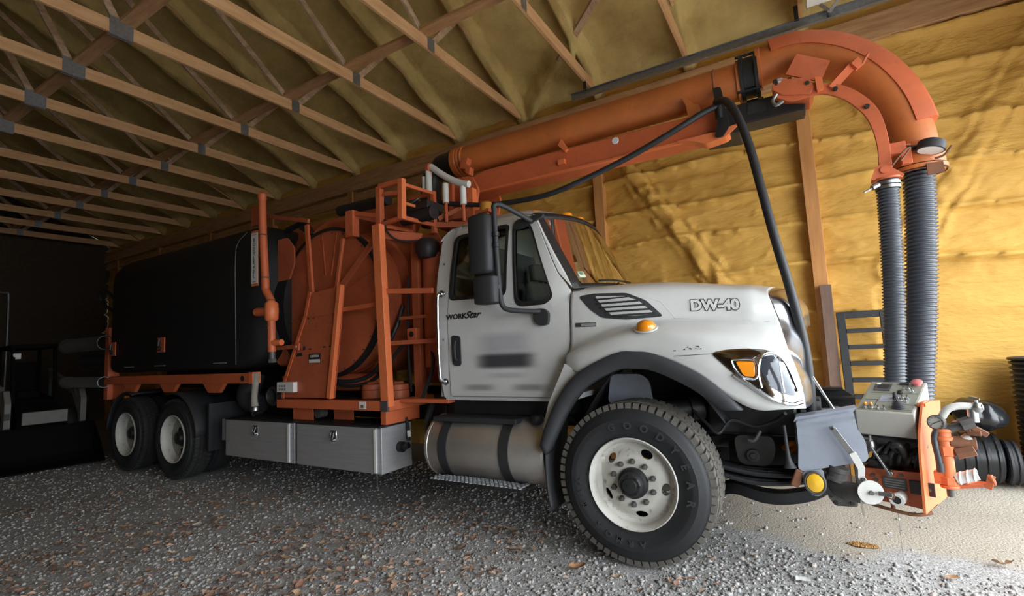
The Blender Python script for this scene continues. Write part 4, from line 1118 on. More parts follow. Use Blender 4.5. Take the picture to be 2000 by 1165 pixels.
# ------------------------------------------------------------------ tanks, boxes and steps along the frame
def rbox(x0, x1, y0, y1, z0, z1, r, rend=0.18):
    """long poly tank, rounded section, softened ends"""
    def ring(s):
        out = []
        for cy, cz, a0 in ((y1 - r, z1 - r, 0), (y0 + r, z1 - r, 90), (y0 + .12, z0 + .12, 180), (y1 - .12, z0 + .12, 270)):
            rr = r if a0 < 180 else .12
            for k in range(7):
                a = math.radians(a0 + 15 * k)
                out.append((cy + rr * math.cos(a), cz + rr * math.sin(a)))
        my, mz = (y0 + y1) / 2, (z0 + z1) / 2
        return [(my + (y - my) * (1 - s / (y1 - y0) * 2), mz + (z - mz) * (1 - s / (z1 - z0) * 2)) for y, z in out]
    rows = []
    for x, s in ((x0, rend), (x0 + .02, rend * .55), (x0 + .07, rend * .2), (x0 + .16, 0), (x1 - .42, 0), (x1 - .28, rend * .12), (x1 - .16, rend * .38), (x1 - .06, rend * .9), (x1, rend * 1.7)):
        rg = [V((x, y, z)) for y, z in ring(s)]
        rows.append(rg + [rg[0]])
    b = B(); b.grid(rows); n = len(rows[0]) - 1
    b.add(rows[0][:-1], [tuple(range(n))]); b.add(rows[-1][:-1], [tuple(range(n))])
    return b
WT = rbox(-8.05, -4.22, 0.0, 2.45, 1.40, 3.16, 0.42).build('water_tank', BLKPOLY, TRUCK, smooth=50)
b = B(); b.tube([(-4.62, .13, 3.05), (-4.64, .03, 2.90), (-4.63, -.004, 2.70), (-4.62, -.004, 2.1), (-4.60, -.004, 1.45)], .004, 6, 6); b.build('seam_light_streak', GALV, WT)  # bright bead paints the light streak along the black tank's seam
for x0 in (-6.37, -7.83):
    b = B(); b.box2((x0 - .10, -.012, 1.66), (x0 + .10, .02, 1.86)); o = b.build('latch_plate', ORANGE, WT, bevel=.004)
    b = B(); b.tube([(x0 - .02, -.02, 1.84), (x0 - .02, -.03, 1.74), (x0 + .03, -.03, 1.72)], .018, 8); b.box((x0 + .01, -.018, 1.69), (.10, .03, .02)); b.build('latch', BLACK, o)
for x0 in (-7.3, -6.4, -4.95):
    b = B(); b.box2((x0 - .14, -.003, 1.475), (x0 + .14, .002, 1.487)); b.build('tank_marking', GREYINK, WT)
# top of the tank: dark debris body ridge and lid
b = B(); b.cyl((-8.0, YC, 2.55), (-4.0, YC, 2.55), 0.78, 40); b.build('debris_tank', ORANGE_D, TRUCK)
b = B(); b.box2((-8.16, .05, 1.235), (-4.36, .13, 1.35)); b.box2((-8.16, 2.32, 1.235), (-4.36, 2.40, 1.35))
for x in (-7.4, -6.3, -5.2):
    b.prism([(x - .25, 1.24), (x + .25, 1.24), (x + .12, 1.12), (x - .12, 1.12)], .06, .11)
b.prism([(-8.2, 1.34), (-7.8, 1.24), (-7.7, 1.02), (-8.15, 1.0)], .12, .18)
RL = b.build('body_rail', ORANGE, TRUCK, bevel=.006)
B().cyl((-4.56, .045, 1.29), (-4.56, .055, 1.29), .035, 16).build('rail_hole', INK, RL)
b = B(); b.box2((-4.43, .04, 1.23), (-4.35, .14, 1.36)); b.build('rail_end', ORANGE_B, RL, bevel=.004)
b = B(); b.box2((-8.2, .9, 1.1), (-3.8, 1.55, 1.38)); b.build('subframe', BLACK, TRUCK)
# rear fenders over the tandem
for x0, s in ((-6.10, 1), (-7.44, -1)):
    b = B(); R = .60
    rows = []
    for k in range(12):
        a = math.radians(90 - s * (-20 + 9.5 * k))
        rows.append([V((x0 + R * math.cos(a), y, .53 + R * math.sin(a))) for y in (.02, .05, .66)])
    for r in rows: r[0].z -= .02
    b.grid(rows); b.build('rear_fender', PLASTIC, TRUCK, smooth=60, solid=.01)
b = B(); b.box2((-5.40, .1, .40), (-5.36, .62, .98)); b.build('rear_mud_flap', PLASTIC, TRUCK)
# rubber fender bracket post behind the first tool box
b = B(); b.box2((-5.10, .12, .55), (-5.04, .20, .80)); b.build('fender_post', GREYPAINT, TRUCK)
# aluminium tool boxes
def toolbox(x0, x1, name, label):
    b = B(); b.box2((x0, .065, .39), (x1, .47, .82)); t = b.build(name, ALU, TRUCK, bevel=.006); t['label'] = label
    b = B(); b.box2((x0 + .015, .045, .40), (x1 - .05, .066, .812)); d = b.build('box_door', ALU, t, bevel=.003)
    b = B(); b.box2((x1 - .075, .036, .405), (x1 - .045, .047, .80)); b.build('hinge_strip', PVC, t, bevel=.002)
    xm = (x0 + x1) / 2 - .02
    b = B(); b.box2((xm - .045, .038, .66), (xm + .045, .046, .77)); l = b.build('latch_plate', CHROME, d, bevel=.006) if False else b.build('latch', CHROME, t, bevel=.006)
    b = B(); b.box2((xm - .03, .034, .69), (xm + .03, .039, .755)); b.build('latch_recess', INK, t, bevel=.002)
    b = B(); b.tube([(xm - .02, .03, .75), (xm - .02, .015, .70), (xm + .02, .015, .70), (xm + .02, .03, .75)], .006, 8); b.cyl((xm, .038, .675), (xm, .022, .675), .014, 12); b.build('latch_handle', STEEL, t)
    b = B(); b.box2((x0 - .005, .045, .812), (x1 + .005, .48, .828)); b.build('box_lid', BLACK, t, bevel=.003)
    return t
toolbox(-4.90, -3.64, 'tool_box', 'shorter aluminium tool box next to the rear wheels')
tb = toolbox(-3.58, -2.36, 'tool_box', 'longer aluminium tool box below the orange frame')
b = B(); b.cyl((-2.36, .30, .60), (-2.31, .30, .60), .05, 18); b.cyl((-2.31, .30, .60), (-2.25, .31, .62), .03, 12); b.build('grease_fitting', BLACK, tb)
b = B(); b.tube([(-2.36, .40, .86), (-2.32, .38, .78), (-2.27, .34, .66)], .015, 8, 4); b.build('drain_hose', HOSE, tb)
b = B(); b.beam((-2.295, .36, .74), (-2.275, .345, .685), .03, .03); b.build('white_tag', PVC, tb)
B().cyl((-2.42, .06, .39), (-2.42, .06, .27), .005, 6).build('drip_wire', STEEL, tb)
# fuel tank with straps
b = B(); R = .262
b.lathe([(0, -1.90), (R - .06, -1.895), (R - .015, -1.87), (R, -1.84), (R, -.72), (R - .02, -.69), (0, -.68)], (0, .335, .655), 'x', 48); FT = b.build('fuel_tank', TANKALU, TRUCK, smooth=50)
for x in (-1.655, -1.04):
    b = B(); b.lathe([(R + .001, x - .045), (R + .009, x - .045), (R + .009, x + .045), (R + .001, x + .045)], (0, .335, .655), 'x', 48, closed=True); b.build('tank_strap', PLASTIC, FT)
b = B(); b.lathe([(R + .001, -1.845), (R + .006, -1.84), (R + .006, -1.825), (R + .001, -1.82)], (0, .335, .655), 'x', 48, closed=True); b.build('tank_rim', TANKALU, FT)
b = B(); b.lathe([(0, .05), (.045, .05), (.055, .035), (.055, 0), (.04, -.02)], (-.80, .22, .905), 'z', 16); b.build('fuel_cap', BLACK, FT)
b = B(); b.box2((-1.80, .14, .885), (-.95, .36, .925)); b.build('upper_step', PLASTIC, TRUCK, bevel=.006)
b = B(); b.box2((-1.82, .06, .385), (-.88, .27, .41))
b.box2((-1.78, .20, .40), (-1.74, .24, .46)); b.box2((-.98, .20, .40), (-.94, .24, .46)); LS = b.build('lower_step', BLACK, TRUCK, bevel=.004)
b = B()
for i in range(44):
    for j in range(7):
        cx, cy = -1.80 + .021 * i, .075 + .028 * j
        sg = 1 if (i + j) % 2 else -1
        b.beam((cx - .008, cy - .008 * sg, .412), (cx + .008, cy + .008 * sg, .412), .005, .005)
tr = b.build('tread_pattern', STEEL, LS, smooth=0); tr['kind'] = 'stuff'
# dark drive-line clutter between the tanks
b = B(); b.tube([(-2.1, .5, 1.0), (-2.05, .35, .8), (-1.98, .4, .55), (-2.15, .55, .5)], .03, 8, 5); b.tube([(-2.0, .6, 1.0), (-1.95, .5, .75), (-1.9, .6, .5)], .02, 8, 5); b.build('air_lines', HOSE, TRUCK)
b = B(); b.box2((-2.35, 1.1, .45), (-1.5, 2.25, 1.12)); b.build('dark_fill_box', BLACK, TRUCK, bevel=.01)  # black box added to keep the gap under the cab dark
b = B(); b.cyl((-2.3, .8, .62), (-1.4, .8, .62), .16, 20); b.build('air_tank', BLACK, TRUCK)
b = B(); b.box2((-1.72, .35, .93), (-.62, .75, 1.06)); b.build('cab_support', BLACK, TRUCK)

# ------------------------------------------------------------------ orange fan housing, guard frame and shelf
FC = (-3.41, 2.10)
b = B(); b.cyl((-4.30, YC, 2.1), (-4.05, YC, 2.1), 1.0, 32); b.build('gap_shade_disc', BLACK, TRUCK)  # black disc added as the darkness between side panel and fan
b = B(); b.lathe([(.0, .34), (.55, .335), (.78, .33), (.80, .335), (.805, .36), (.805, .62), (.80, .66), (.3, .67), (0, .67)], (FC[0], 0, FC[1]), 'y', 72); FAN = b.build('fan_housing', ORANGE_D, TRUCK, smooth=35)
FAN['label'] = 'large round orange fan housing'
b = B(); b.lathe([(.800, .322), (.836, .325), (.836, .385), (.806, .385)], (FC[0], 0, FC[1]), 'y', 72, closed=True); b.build('housing_flange', BLACK, FAN, smooth=30)
b = B(); b.lathe([(.806, .60), (.815, .60), (.815, .625), (.806, .625)], (FC[0], 0, FC[1]), 'y', 72, closed=True); b.build('housing_flange', ORANGE, FAN, smooth=30)
for a in (96, 78, 20, 195, 262, 345):
    ca, sa = math.cos(math.radians(a)), math.sin(math.radians(a))
    B().beam((FC[0] + .30 * ca, .331, FC[1] + .30 * sa), (FC[0] + .77 * ca, .331, FC[1] + .77 * sa), .006, .02, up=(0, 1, 0)).build('weld_rib', ORANGE_D, FAN)
for k in range(28):
    a = 2 * PI * (k + .5) / 28
    o = B().cyl((FC[0] + .775 * math.cos(a), .332, FC[1] + .775 * math.sin(a)), (FC[0] + .775 * math.cos(a), .322, FC[1] + .775 * math.sin(a)), .009, 6).build('flange_bolt', IRON, FAN)
b = B(); b.box2((FC[0] - .16, .325, FC[1] - .10), (FC[0] + .13, .336, FC[1] + .14)); b.build('bearing_plate', ORANGE_D, FAN, bevel=.003)
b = B(); b.lathe([(0, .26), (.035, .262), (.05, .28), (.085, .30), (.085, .326)], (-3.50, 0, 2.14), 'y', 24)
for sx in (-1, 1):
    for sz in (-1, 1): b.cyl((-3.50 + .075 * sx, .326, 2.14 + .085 * sz), (-3.50 + .075 * sx, .305, 2.14 + .085 * sz), .014, 6)
b.build('shaft_bearing', BLACK, FAN)
# second housing behind it
b = B(); b.lathe([(0, .70), (.80, .70), (.82, .72), (.82, 1.9), (.8, 1.95), (0, 1.95)], (-3.30, 0, 2.10), 'y', 64); b.build('blower_housing', ORANGE_D, TRUCK, smooth=35)
# cyclone box and pipes behind the cab
b = B(); b.box2((-2.62, .95, 1.15), (-1.95, 2.2, 2.62)); b.build('silencer_box', ORANGE_D, TRUCK, bevel=.03)
b = B(); b.cyl((-2.05, .60, 1.35), (-2.05, .60, 2.48), .16, 28); b.build('air_cylinder', ORANGE_D, TRUCK)
b = B(); b.prism([(-2.66, 2.42), (-2.40, 2.78), (-2.20, 2.78), (-2.10, 2.60), (-2.40, 2.40)], .78, .80); b.build('gusset_panel', ORANGE_D, TRUCK, bevel=.004)
b = B(); b.beam((-2.29, .55, 1.05), (-2.29, .55, 2.68), .09, .09); b.build('rear_upright', ORANGE_D, TRUCK, bevel=.005)
b = B(); b.cyl((-3.62, .55, 1.20), (-2.95, .55, 1.20), .095, 20); b.build('discharge_pipe', ORANGE, TRUCK)
for x in (-2.92, -2.55):
    b = B(); b.lathe([(0, .17), (.05, .168), (.06, .15), (.11, .14), (.115, .09), (.105, .085), (.115, .08), (.115, 0), (0, 0)], (x, .50, 1.04), 'z', 24); b.build('filter_bowl', ORANGE_D, TRUCK)
b = B()
b.tube([(-3.9, .5, 1.55), (-3.4, .34, 1.25), (-2.9, .45, 1.28), (-2.6, .5, 1.7), (-2.55, .6, 2.0)], .022, 8, 8); b.tube([(-3.9, .52, 1.5), (-3.4, .38, 1.20), (-2.9, .48, 1.22), (-2.5, .55, 1.6)], .018, 8, 8)
b.tube([(-2.42, .55, 1.1), (-2.40, .5, 1.6), (-2.42, .55, 2.3)], .014, 8, 5); b.tube([(-2.10, .35, 1.05), (-2.0, .4, 1.35), (-2.1, .5, 1.6)], .018, 8, 5)
b.build('hydraulic_hoses', HOSE, TRUCK)
b = B(); b.beam((-2.45, .30, 1.60), (-1.85, .40, 1.60), .05, .04); b.beam((-2.45, .45, 1.85), (-2.1, .45, 1.85), .03, .03); b.build('cross_strut', ORANGE_D, TRUCK)
b = B(); b.box2((-2.32, .40, 1.62), (-2.2, .46, 1.74)); b.build('junction_box', ORANGE, TRUCK, bevel=.006)
b = B(); b.cyl((-2.26, .395, 1.68), (-2.26, .40, 1.68), .03, 12); b.build('junction_socket', BLACK, TRUCK)
# near guard frame
GF = B().beam((-2.40, .12, 2.76), (-2.325, .12, 1.0), .075, .10, up=(1, 0, 0)).build('guard_post', ORANGE_B, TRUCK, bevel=.004)
b = B(); b.box2((-3.96, .08, .965), (-2.29, .18, 1.055)); b.box2((-2.38, .18, .965), (-2.29, .75, 1.055)); SH = b.build('shelf_rail', ORANGE, TRUCK, bevel=.004)
B().box2((-2.375, .074, .962), (-2.284, .10, 1.06)).build('rail_end_cap', IRON, SH, bevel=.003)
B().box2((-2.66, .075, .98), (-2.57, .081, 1.05)).build('warning_sticker', PAPER, SH)
B().box2((-2.635, .073, .99), (-2.60, .0755, 1.02)).build('sticker_mark', RUST, SH)
b = B(); b.box2((-2.29, .24, 1.03), (-1.70, .34, 1.065)); b.build('shelf_arm', ORANGE, TRUCK, bevel=.003)
b = B(); b.box2((-3.94, .18, 1.02), (-2.38, .85, 1.04)); b.build('shelf_deck', BLACK, TRUCK)
b = B(); b.prism([(-3.82, .83), (-3.48, .83), (-3.48, .97), (-3.82, .97)], .18, .19); b.prism([(-3.30, .83), (-3.0, .83), (-3.0, .97), (-3.30, .97)], .30, .31); b.box2((-2.43, .13, .83), (-2.36, .60, .985)); b.build('shelf_bracket', ORANGE, TRUCK, bevel=.003)
b = B(); b.cyl((-3.44, .2, .90), (-3.44, .3, .90), .05, 18); b.build('hose_coupler', IRON, TRUCK)
# sloped guard plate with flanges
pl = [(-3.93, 1.07), (-3.10, 1.07), (-2.93, 2.20), (-3.07, 2.215), (-3.47, 2.19), (-3.535, 1.93), (-3.86, 1.30)]
b = B(); b.prism(pl, .15, .158); GP = b.build('guard_plate', ORANGE_D, TRUCK)
b = B(); b.beam((-3.14, .125, 1.07), (-2.955, .125, 2.23), .05, .055, up=(1, 0, 0)); b.build('plate_flange', ORANGE_B, GP, bevel=.003)
b = B(); b.beam((-3.93, .135, 1.06), (-3.925, .135, 1.2), .012, .04, up=(1, 0, 0)); b.beam((-3.925, .135, 1.2), (-3.535, .135, 1.95), .012, .04, up=(1, 0, 0)); b.beam((-3.535, .135, 1.95), (-3.46, .135, 2.20), .012, .04, up=(1, 0, 0)); b.build('plate_flange', ORANGE, GP)
b = B(); b.beam((-3.55, .14, 1.935), (-3.02, .14, 1.95), .02, .012, up=(0, 1, 0)); b.beam((-3.68, .14, 1.56), (-3.06, .14, 1.59), .02, .012, up=(0, 1, 0)); b.build('plate_fold', ORANGE_D, GP)
for (x, z, w_, h_) in ((-3.50, 1.915, .03, .02), (-3.42, 1.915, .025, .02), (-3.65, 1.59, .05, .04), (-3.58, 1.60, .05, .05), (-3.66, 1.535, .11, .05), (-3.48, 1.585, .06, .02), (-3.25, 1.60, .05, .015), (-3.16, 1.60, .04, .02)):
    B().prism(rnd([(x - w_ / 2, z - h_ / 2), (x + w_ / 2, z - h_ / 3), (x + w_ / 3, z + h_ / 2), (x - w_ / 3, z + h_ / 2.5)], .008, 2), .1475, .1495).build('scorch_mark', INK, GP)
b = B(); b.box2((-3.50, .146, 1.435), (-3.31, .149, 1.535)); cl = b.build('caution_label', INK, GP)
b = B(); b.box2((-3.495, .1445, 1.44), (-3.315, .147, 1.475)); b.build('label_panel', PAPER, GP)
text('caution_lettering', 'CAUTION', .035, frame((-3.405, .1455, 1.508), (1, 0, 0), (0, 0, 1)), PAPER, GP, .0006, .0005, sx=.9)
b = B(); b.box2((-3.99, .10, 1.13), (-3.70, .16, 1.24)); wb = b.build('white_terminal_box', PVC, TRUCK, bevel=.004)
for i in range(3):
    for j in range(2): B().box2((-3.95 + .045 * i, .097, 1.15 + .035 * j), (-3.92 + .045 * i, .1005, 1.175 + .035 * j)).build('box_print', GREYINK, wb)
# bars in front of the fan housing
for nm, p0, p1, w_ in (('guard_bar', (-3.585, .2, 2.98), (-3.49, .2, 2.02), .055), ('guard_bar', (-3.02, .22, 2.74), (-3.13, .22, 2.22), .035), ('guard_brace', (-2.47, .2, 2.70), (-3.07, .24, 2.24), .06), ('guard_bar', (-3.32, .17, 1.965), (-2.40, .15, 1.985), .045), ('guard_bar', (-2.36, .14, 2.10), (-1.82, .22, 2.06), .05)):
    b = B(); b.beam(p0, p1, .03, w_, up=(1, 0, 0) if abs(p0[2] - p1[2]) > .3 else (0, 0, 1)); b.build(nm, ORANGE if nm == 'guard_bar' else ORANGE_D, TRUCK, bevel=.003)
b = B(); b.beam((-4.08, .16, 1.62), (-3.64, .16, 1.62), .03, .045); b.box2((-3.70, .12, 1.58), (-3.64, .17, 1.66)); b.build('lever_arm', ORANGE_D, TRUCK, bevel=.003)
b = B(); b.cyl((-3.672, .118, 1.62), (-3.672, .123, 1.62), .012, 10); b.build('lever_pin', PAPER, TRUCK)
b = B(); b.beam((-3.62, .25, 3.04), (-4.55, .35, 3.28), .03, .045); b.build('top_brace', ORANGE_D, TRUCK, bevel=.003)
# body level sight pipe with its sign
class BP(B):
    def build(s, *a, **k):
        s.v = [(1.094 + (p[0] - 1.094) * .9616, p[1] - .13, 1.508 + (p[2] - 1.508) * .9616) for p in s.v]
        return B.build(s, *a, **k)
b = BP(); b.tube([(-4.265, .10, 3.40), (-4.25, .10, 3.0), (-4.20, .10, 2.40), (-4.195, .10, 2.30), (-4.12, .10, 2.20), (-4.09, .10, 2.12), (-4.085, .10, 1.80), (-4.075, .10, 1.58)], .042, 14, 4)
b.lathe([(0, .08), (.018, .075), (.03, .05), (.048, .045), (.048, -.02), (.042, -.03)], (-4.266, .10, 3.40), 'z', 14)
PP = b.build('level_pipe', ORANGE, TRUCK, smooth=50)
b = BP(); b.lathe([(.05, -.11), (.07, -.09), (.075, 0), (.07, .09), (.05, .11)], (-4.085, .10, 2.04), 'z', 18); b.cyl((-4.085, .10, 2.04), (-4.36, .10, 2.05), .05, 16); b.lathe([(0, -.02), (.05, -.015), (.052, .02)], (-4.34, .10, 2.05), 'x', 16); b.cyl((-4.08, .10, 1.68), (-3.93, .12, 1.68), .035, 12)
b.build('pipe_tee', ORANGE_B, PP, smooth=45)
for z in (2.95, 2.70, 2.44, 2.17, 1.88): BP().lathe([(.045, -.008), (.05, 0), (.045, .008)], (-4.245 if z > 2.6 else -4.2 if z > 2.3 else -4.10, .10, z), 'z', 14).build('pipe_ring', RUST, PP)
b = BP(); b.cyl((-4.075, .10, 1.60), (-4.07, .10, 1.50), .035, 14); b.cyl((-4.07, .10, 1.50), (-4.07, .10, 1.46), .045, 6); b.build('drain_valve', IRON, PP)
b = BP(); b.box2((-4.44, .078, 2.36), (-4.31, .088, 3.02)); SG = b.build('sign_backing', ORANGE_B, TRUCK)
b = BP(); b.box2((-4.435, .070, 2.39), (-4.315, .078, 2.99)); b.build('level_sign', PAPER, SG)
for i, ch in enumerate('BODYLEVEL'):
    text('sign_lettering', ch, .060, frame((-4.165, -.0605, 2.851 - .052 * i), (1, 0, 0), (0, 0, 1)), INK, SG, .0008, .0008)
BP().box2((-4.425, .0685, 2.965), (-4.325, .0705, 2.972)).build('sign_line', GREYINK, SG)
BP().box2((-4.40, .0685, 2.402), (-4.345, .0705, 2.413)).build('sign_line', GREYINK, SG)
b = B(); b.prism(rnd([(-4.24, 2.40), (-4.02, 2.42), (-3.93, 2.60), (-3.93, 2.78), (-4.06, 2.92), (-4.24, 2.92)], .02), .28, .30); b.build('side_panel', ORANGE_D, TRUCK, bevel=.003)
b = B(); b.box2((-4.72, .24, 3.16), (-4.46, .27, 3.40)); b.build('vent_plate', ORANGE_D, TRUCK, bevel=.003)
b = B(); b.tube([(-4.3, .45, 3.08), (-3.95, .42, 3.10), (-3.78, .40, 2.95), (-3.95, .40, 3.05)], .035, 10, 5); b.build('vent_hose', HOSE, TRUCK)
# couplers, chute and canvas hose under the front of the tank
b = B(); b.prism(rnd([(-4.35, 1.28), (-4.10, 1.36), (-3.90, 1.05), (-4.10, 1.02)], .02), .40, .5); b.build('chute', ORANGE_D, TRUCK, bevel=.004)
b = B(); b.lathe([(.10, 0), (.115, -.01), (.115, -.05), (.10, -.06), (.09, -.03), (.09, .15), (.1, .15)], (-4.52, .44, 1.05), 'y', 28, closed=True); b.build('hose_coupling', IRON, TRUCK)
b = B(); b.lathe([(0, -.02), (.09, -.02), (.09, 0), (0, 0)], (-4.52, .50, 1.05), 'y', 24); b.build('coupling_inside', INK, TRUCK)
b = B(); b.lathe([(0, -.06), (.11, -.06), (.125, -.03), (.125, .03), (.11, .06), (0, .06)], (-4.30, .42, 1.56), Matrix(((1, 0, 0), (0, 0, 1), (0, 1.25, 0))), 24); b.build('hose_drum', ORANGE_D, TRUCK)
b = B(); b.tube([(-4.37, .09, 1.34), (-4.36, .08, 1.22), (-4.38, .08, 1.05), (-4.37, .085, .96)], lambda t: .045 - .01 * math.sin(3 * t), 10, 5); CH = b.build('canvas_hose', CANVAS, TRUCK)
b = B(); b.lathe([(.042, .0), (.05, -.01), (.05, -.05), (.04, -.06)], (-4.37, .085, .975), 'z', 14); b.tube([(-4.40, .085, .915), (-4.42, .08, .88), (-4.39, .08, .86), (-4.37, .08, .88)], .006, 6, 4); b.build('hose_end', STEEL, CH)
b = B(); b.tube([(-4.95, .45, 1.32), (-4.95, .35, 1.05), (-4.75, .4, .92)], .13, 12, 5); b.build('drain_boot', PLASTIC, TRUCK)
# tubes racked at the tail
for (z, r, m_, y) in ((1.87, .11, IRON, .0), (1.62, .09, BLACK, .25), (1.27, .085, GALV, .0)):
    b = B(); b.lathe([(r * .9, -9.55), (r * 1.12, -9.55), (r * 1.12, -9.40), (r, -9.38), (r, -8.1), (r * .9, -8.1)], (0, y, z), 'x', 24, closed=True); b.build('racked_tube', m_, TRUCK)
b = B(); b.tube([(-8.2, .35, 2.0), (-8.35, .3, 2.4), (-8.6, .2, 2.7), (-8.9, .2, 2.75), (-9.0, .25, 2.6), (-8.75, .28, 2.45), (-8.35, .3, 2.3)], .025, 8, 6); b.build('tail_hose', HOSE, TRUCK)
b = B(); b.box2((-8.25, .05, 1.0), (-8.12, .2, 2.1)); b.box2((-8.25, 2.25, 1.0), (-8.12, 2.4, 2.1)); b.build('tail_post', ORANGE, TRUCK, bevel=.005)
# ------------------------------------------------------------------ rack behind the cab and the suction boom
def bar(name, p0, p1, w_=.045, h_=.045, m=None, up=(0, 0, 1)):
    return B().beam(p0, p1, w_, h_, up).build(name, m or ORANGE, TRUCK, bevel=.003)
bar('rack_post', (-2.50, .25, 2.70), (-2.50, .25, 3.20), .06, .06)
bar('rack_post', (-2.205, .25, 2.81), (-2.195, .25, 3.22), .06, .06, ORANGE_B)
bar('rack_post', (-2.195, .73, 2.75), (-2.195, .73, 3.21), .05, .05)
bar('rack_post', (-2.08, .90, 2.8), (-2.07, .90, 3.32), .05, .05)
bar('rack_post', (-2.50, .73, 2.75), (-2.50, .73, 3.20), .05, .05)
bar('rack_rail', (-2.50, .25, 3.20), (-2.20, .25, 3.20), .05, .05)
bar('rack_rail', (-2.42, .25, 3.11), (-2.23, .25, 3.08))
bar('rack_rail', (-2.195, .25, 3.165), (-2.195, .73, 3.185), .035, .035)
bar('rack_rail', (-2.195, .25, 2.975), (-2.195, .73, 2.985), .03, .03, ORANGE_P)
bar('rack_rail', (-2.50, .25, 2.80), (-2.19, .25, 2.83), .045, .035)
bar('rack_rail', (-2.195, .25, 2.825), (-2.195, .75, 2.84), .035, .04)
bar('rack_rail', (-2.50, .25, 2.80), (-2.50, .73, 2.82), .035, .04)
bar('rack_rail', (-2.50, .25, 2.70), (-2.13, .45, 2.64), .06, .09, ORANGE_D)
bar('rack_rail', (-2.50, .73, 3.19), (-2.2, .73, 3.19), .04, .04)
bar('rack_post', (-2.91, .25, 2.74), (-2.91, .25, 3.02), .11, .09, ORANGE)
bar('rack_rail', (-2.91, .25, 3.0), (-2.52, .25, 2.90), .04, .045)
bar('rack_rail', (-2.91, .25, 2.98), (-2.91, 1.0, 3.0), .04, .06, ORANGE_D)
bar('rack_rail', (-2.195, .73, 2.84), (-1.85, .9, 2.82), .05, .06, ORANGE_D)
bar('rack_brace', (-2.15, .75, 2.90), (-1.95, .9, 3.02), .04, .05, ORANGE_D)
b = B(); b.cyl((-3.30, .42, 3.13), (-2.55, .42, 3.12), .06, 18); b.build('winch_cylinder', BLACK, TRUCK)
b = B(); b.cyl((-3.55, .9, 3.05), (-2.7, .9, 3.05), .20, 28); b.build('inlet_duct', ORANGE_D, TRUCK)
b = B(); b.cyl((-2.42, .5, 2.90), (-2.0, .5, 2.90), .075, 16); b.box((-2.2, .55, 2.98), (.35, .25, .08)); b.cyl((-2.42, .55, 3.05), (-2.25, .50, 3.03), .05, 14); b.build('pump_motor', BLACK, TRUCK, bevel=.004)
b = B(); b.tube([(-2.45, .26, 2.85), (-2.40, .24, 2.72), (-2.30, .3, 2.62), (-2.1, .4, 2.60)], .01, 6, 5); b.tube([(-2.3, .45, 3.05), (-2.25, .4, 3.0), (-2.15, .45, 3.06), (-2.3, .5, 3.02)], .012, 6, 5); b.build('wiring', HOSE, TRUCK)
b = B(); b.lathe([(0, -.10), (.09, -.09), (.12, -.03), (.12, .05), (.08, .10), (0, .11)], (-2.06, .45, 2.52), 'z', 20); b.build('air_cleaner_inlet', BLACK, TRUCK)
# white pvc-wrapped hand rails
for pts in ([(-2.23, .75, 3.50), (-2.02, .75, 3.335), (-1.84, .75, 3.232), (-1.735, .75, 3.20)],):
    b = B(); b.tube(pts, .036, 12, 3); b.build('padded_rail', PVC, TRUCK)
for (x, z0, z1, r) in ((-2.268, 3.20, 3.46, .036), (-2.335, 3.19, 3.41, .022), (-2.042, 3.06, 3.27, .034), (-1.815, 3.0, 3.19, .034)):
    b = B(); b.cyl((x, .75, z0), (x, .75, z1), r, 14); b.build('padded_post', PVC, TRUCK)
b = B(); b.lathe([(.02, -.03), (.05, -.02), (.05, .02), (.02, .03)], (-2.255, .75, 3.49), 'x', 14); b.cyl((-2.27, .75, 3.0), (-2.27, .75, 3.2), .02, 8); b.cyl((-2.042, .75, 2.85), (-2.042, .75, 3.07), .018, 8); b.cyl((-1.815, .75, 2.82), (-1.815, .75, 3.0), .018, 8); b.build('rail_core', ORANGE, TRUCK)
# boom turret and pedestal
b = B(); b.lathe([(0, 3.08), (.30, 3.08), (.30, 3.0), (.38, 2.98), (.38, 2.90), (.25, 2.88), (.25, 2.6)], (-2.05, YC, 0), 'z', 32); b.build('turret', ORANGE_D, TRUCK, smooth=35)
b = B(); b.prism(rnd([(-2.22, 3.0), (-1.83, 3.0), (-1.78, 3.22), (-1.86, 3.38), (-2.0, 3.40), (-2.18, 3.25)], .03), .98, 1.02); b.prism(rnd([(-2.22, 3.0), (-1.83, 3.0), (-1.78, 3.22), (-1.86, 3.38), (-2.0, 3.40), (-2.18, 3.25)], .03), 1.43, 1.47); b.build('turret_ear', ORANGE, TRUCK, bevel=.004)
b = B(); b.box2((-1.90, .90, 2.72), (-1.80, 1.0, 3.22)); b.build('boom_support', ORANGE_B, TRUCK, bevel=.004)
# suction tube: rubber bellows, long orange tube, rubber joint, wear-backed elbow
ZP = 3.695; RP = .158
b = B(); b.lathe([(.125, -2.52), (.14, -2.50), (.15, -2.44), (.155, -2.30), (.165, -2.28), (.165, -2.20), (.12, -2.20)], (0, 1.25, ZP), 'x', 32); b.tube([(-2.48, 1.25, ZP - .005), (-2.58, 1.25, ZP - .06), (-2.64, 1.25, ZP - .18), (-2.66, 1.25, 3.30), (-2.66, 1.25, 3.0)], .125, 20, 5); b.build('rubber_bellows', BLACK, TRUCK, smooth=45)
b = B(); b.lathe([(RP - .02, -2.24), (RP + .012, -2.24), (RP + .012, -2.18), (RP, -2.17), (RP, .80), (RP + .02, .80), (RP + .02, .825), (RP - .02, .825)], (0, 1.25, ZP), 'x', 48); ST = b.build('suction_tube', ORANGE_P, TRUCK, smooth=40)
for x in (-2.14, -2.09): B().lathe([(RP, x - .01), (RP + .012, x), (RP, x + .01)], (0, 1.25, ZP), 'x', 40).build('tube_bead', ORANGE_P, ST)
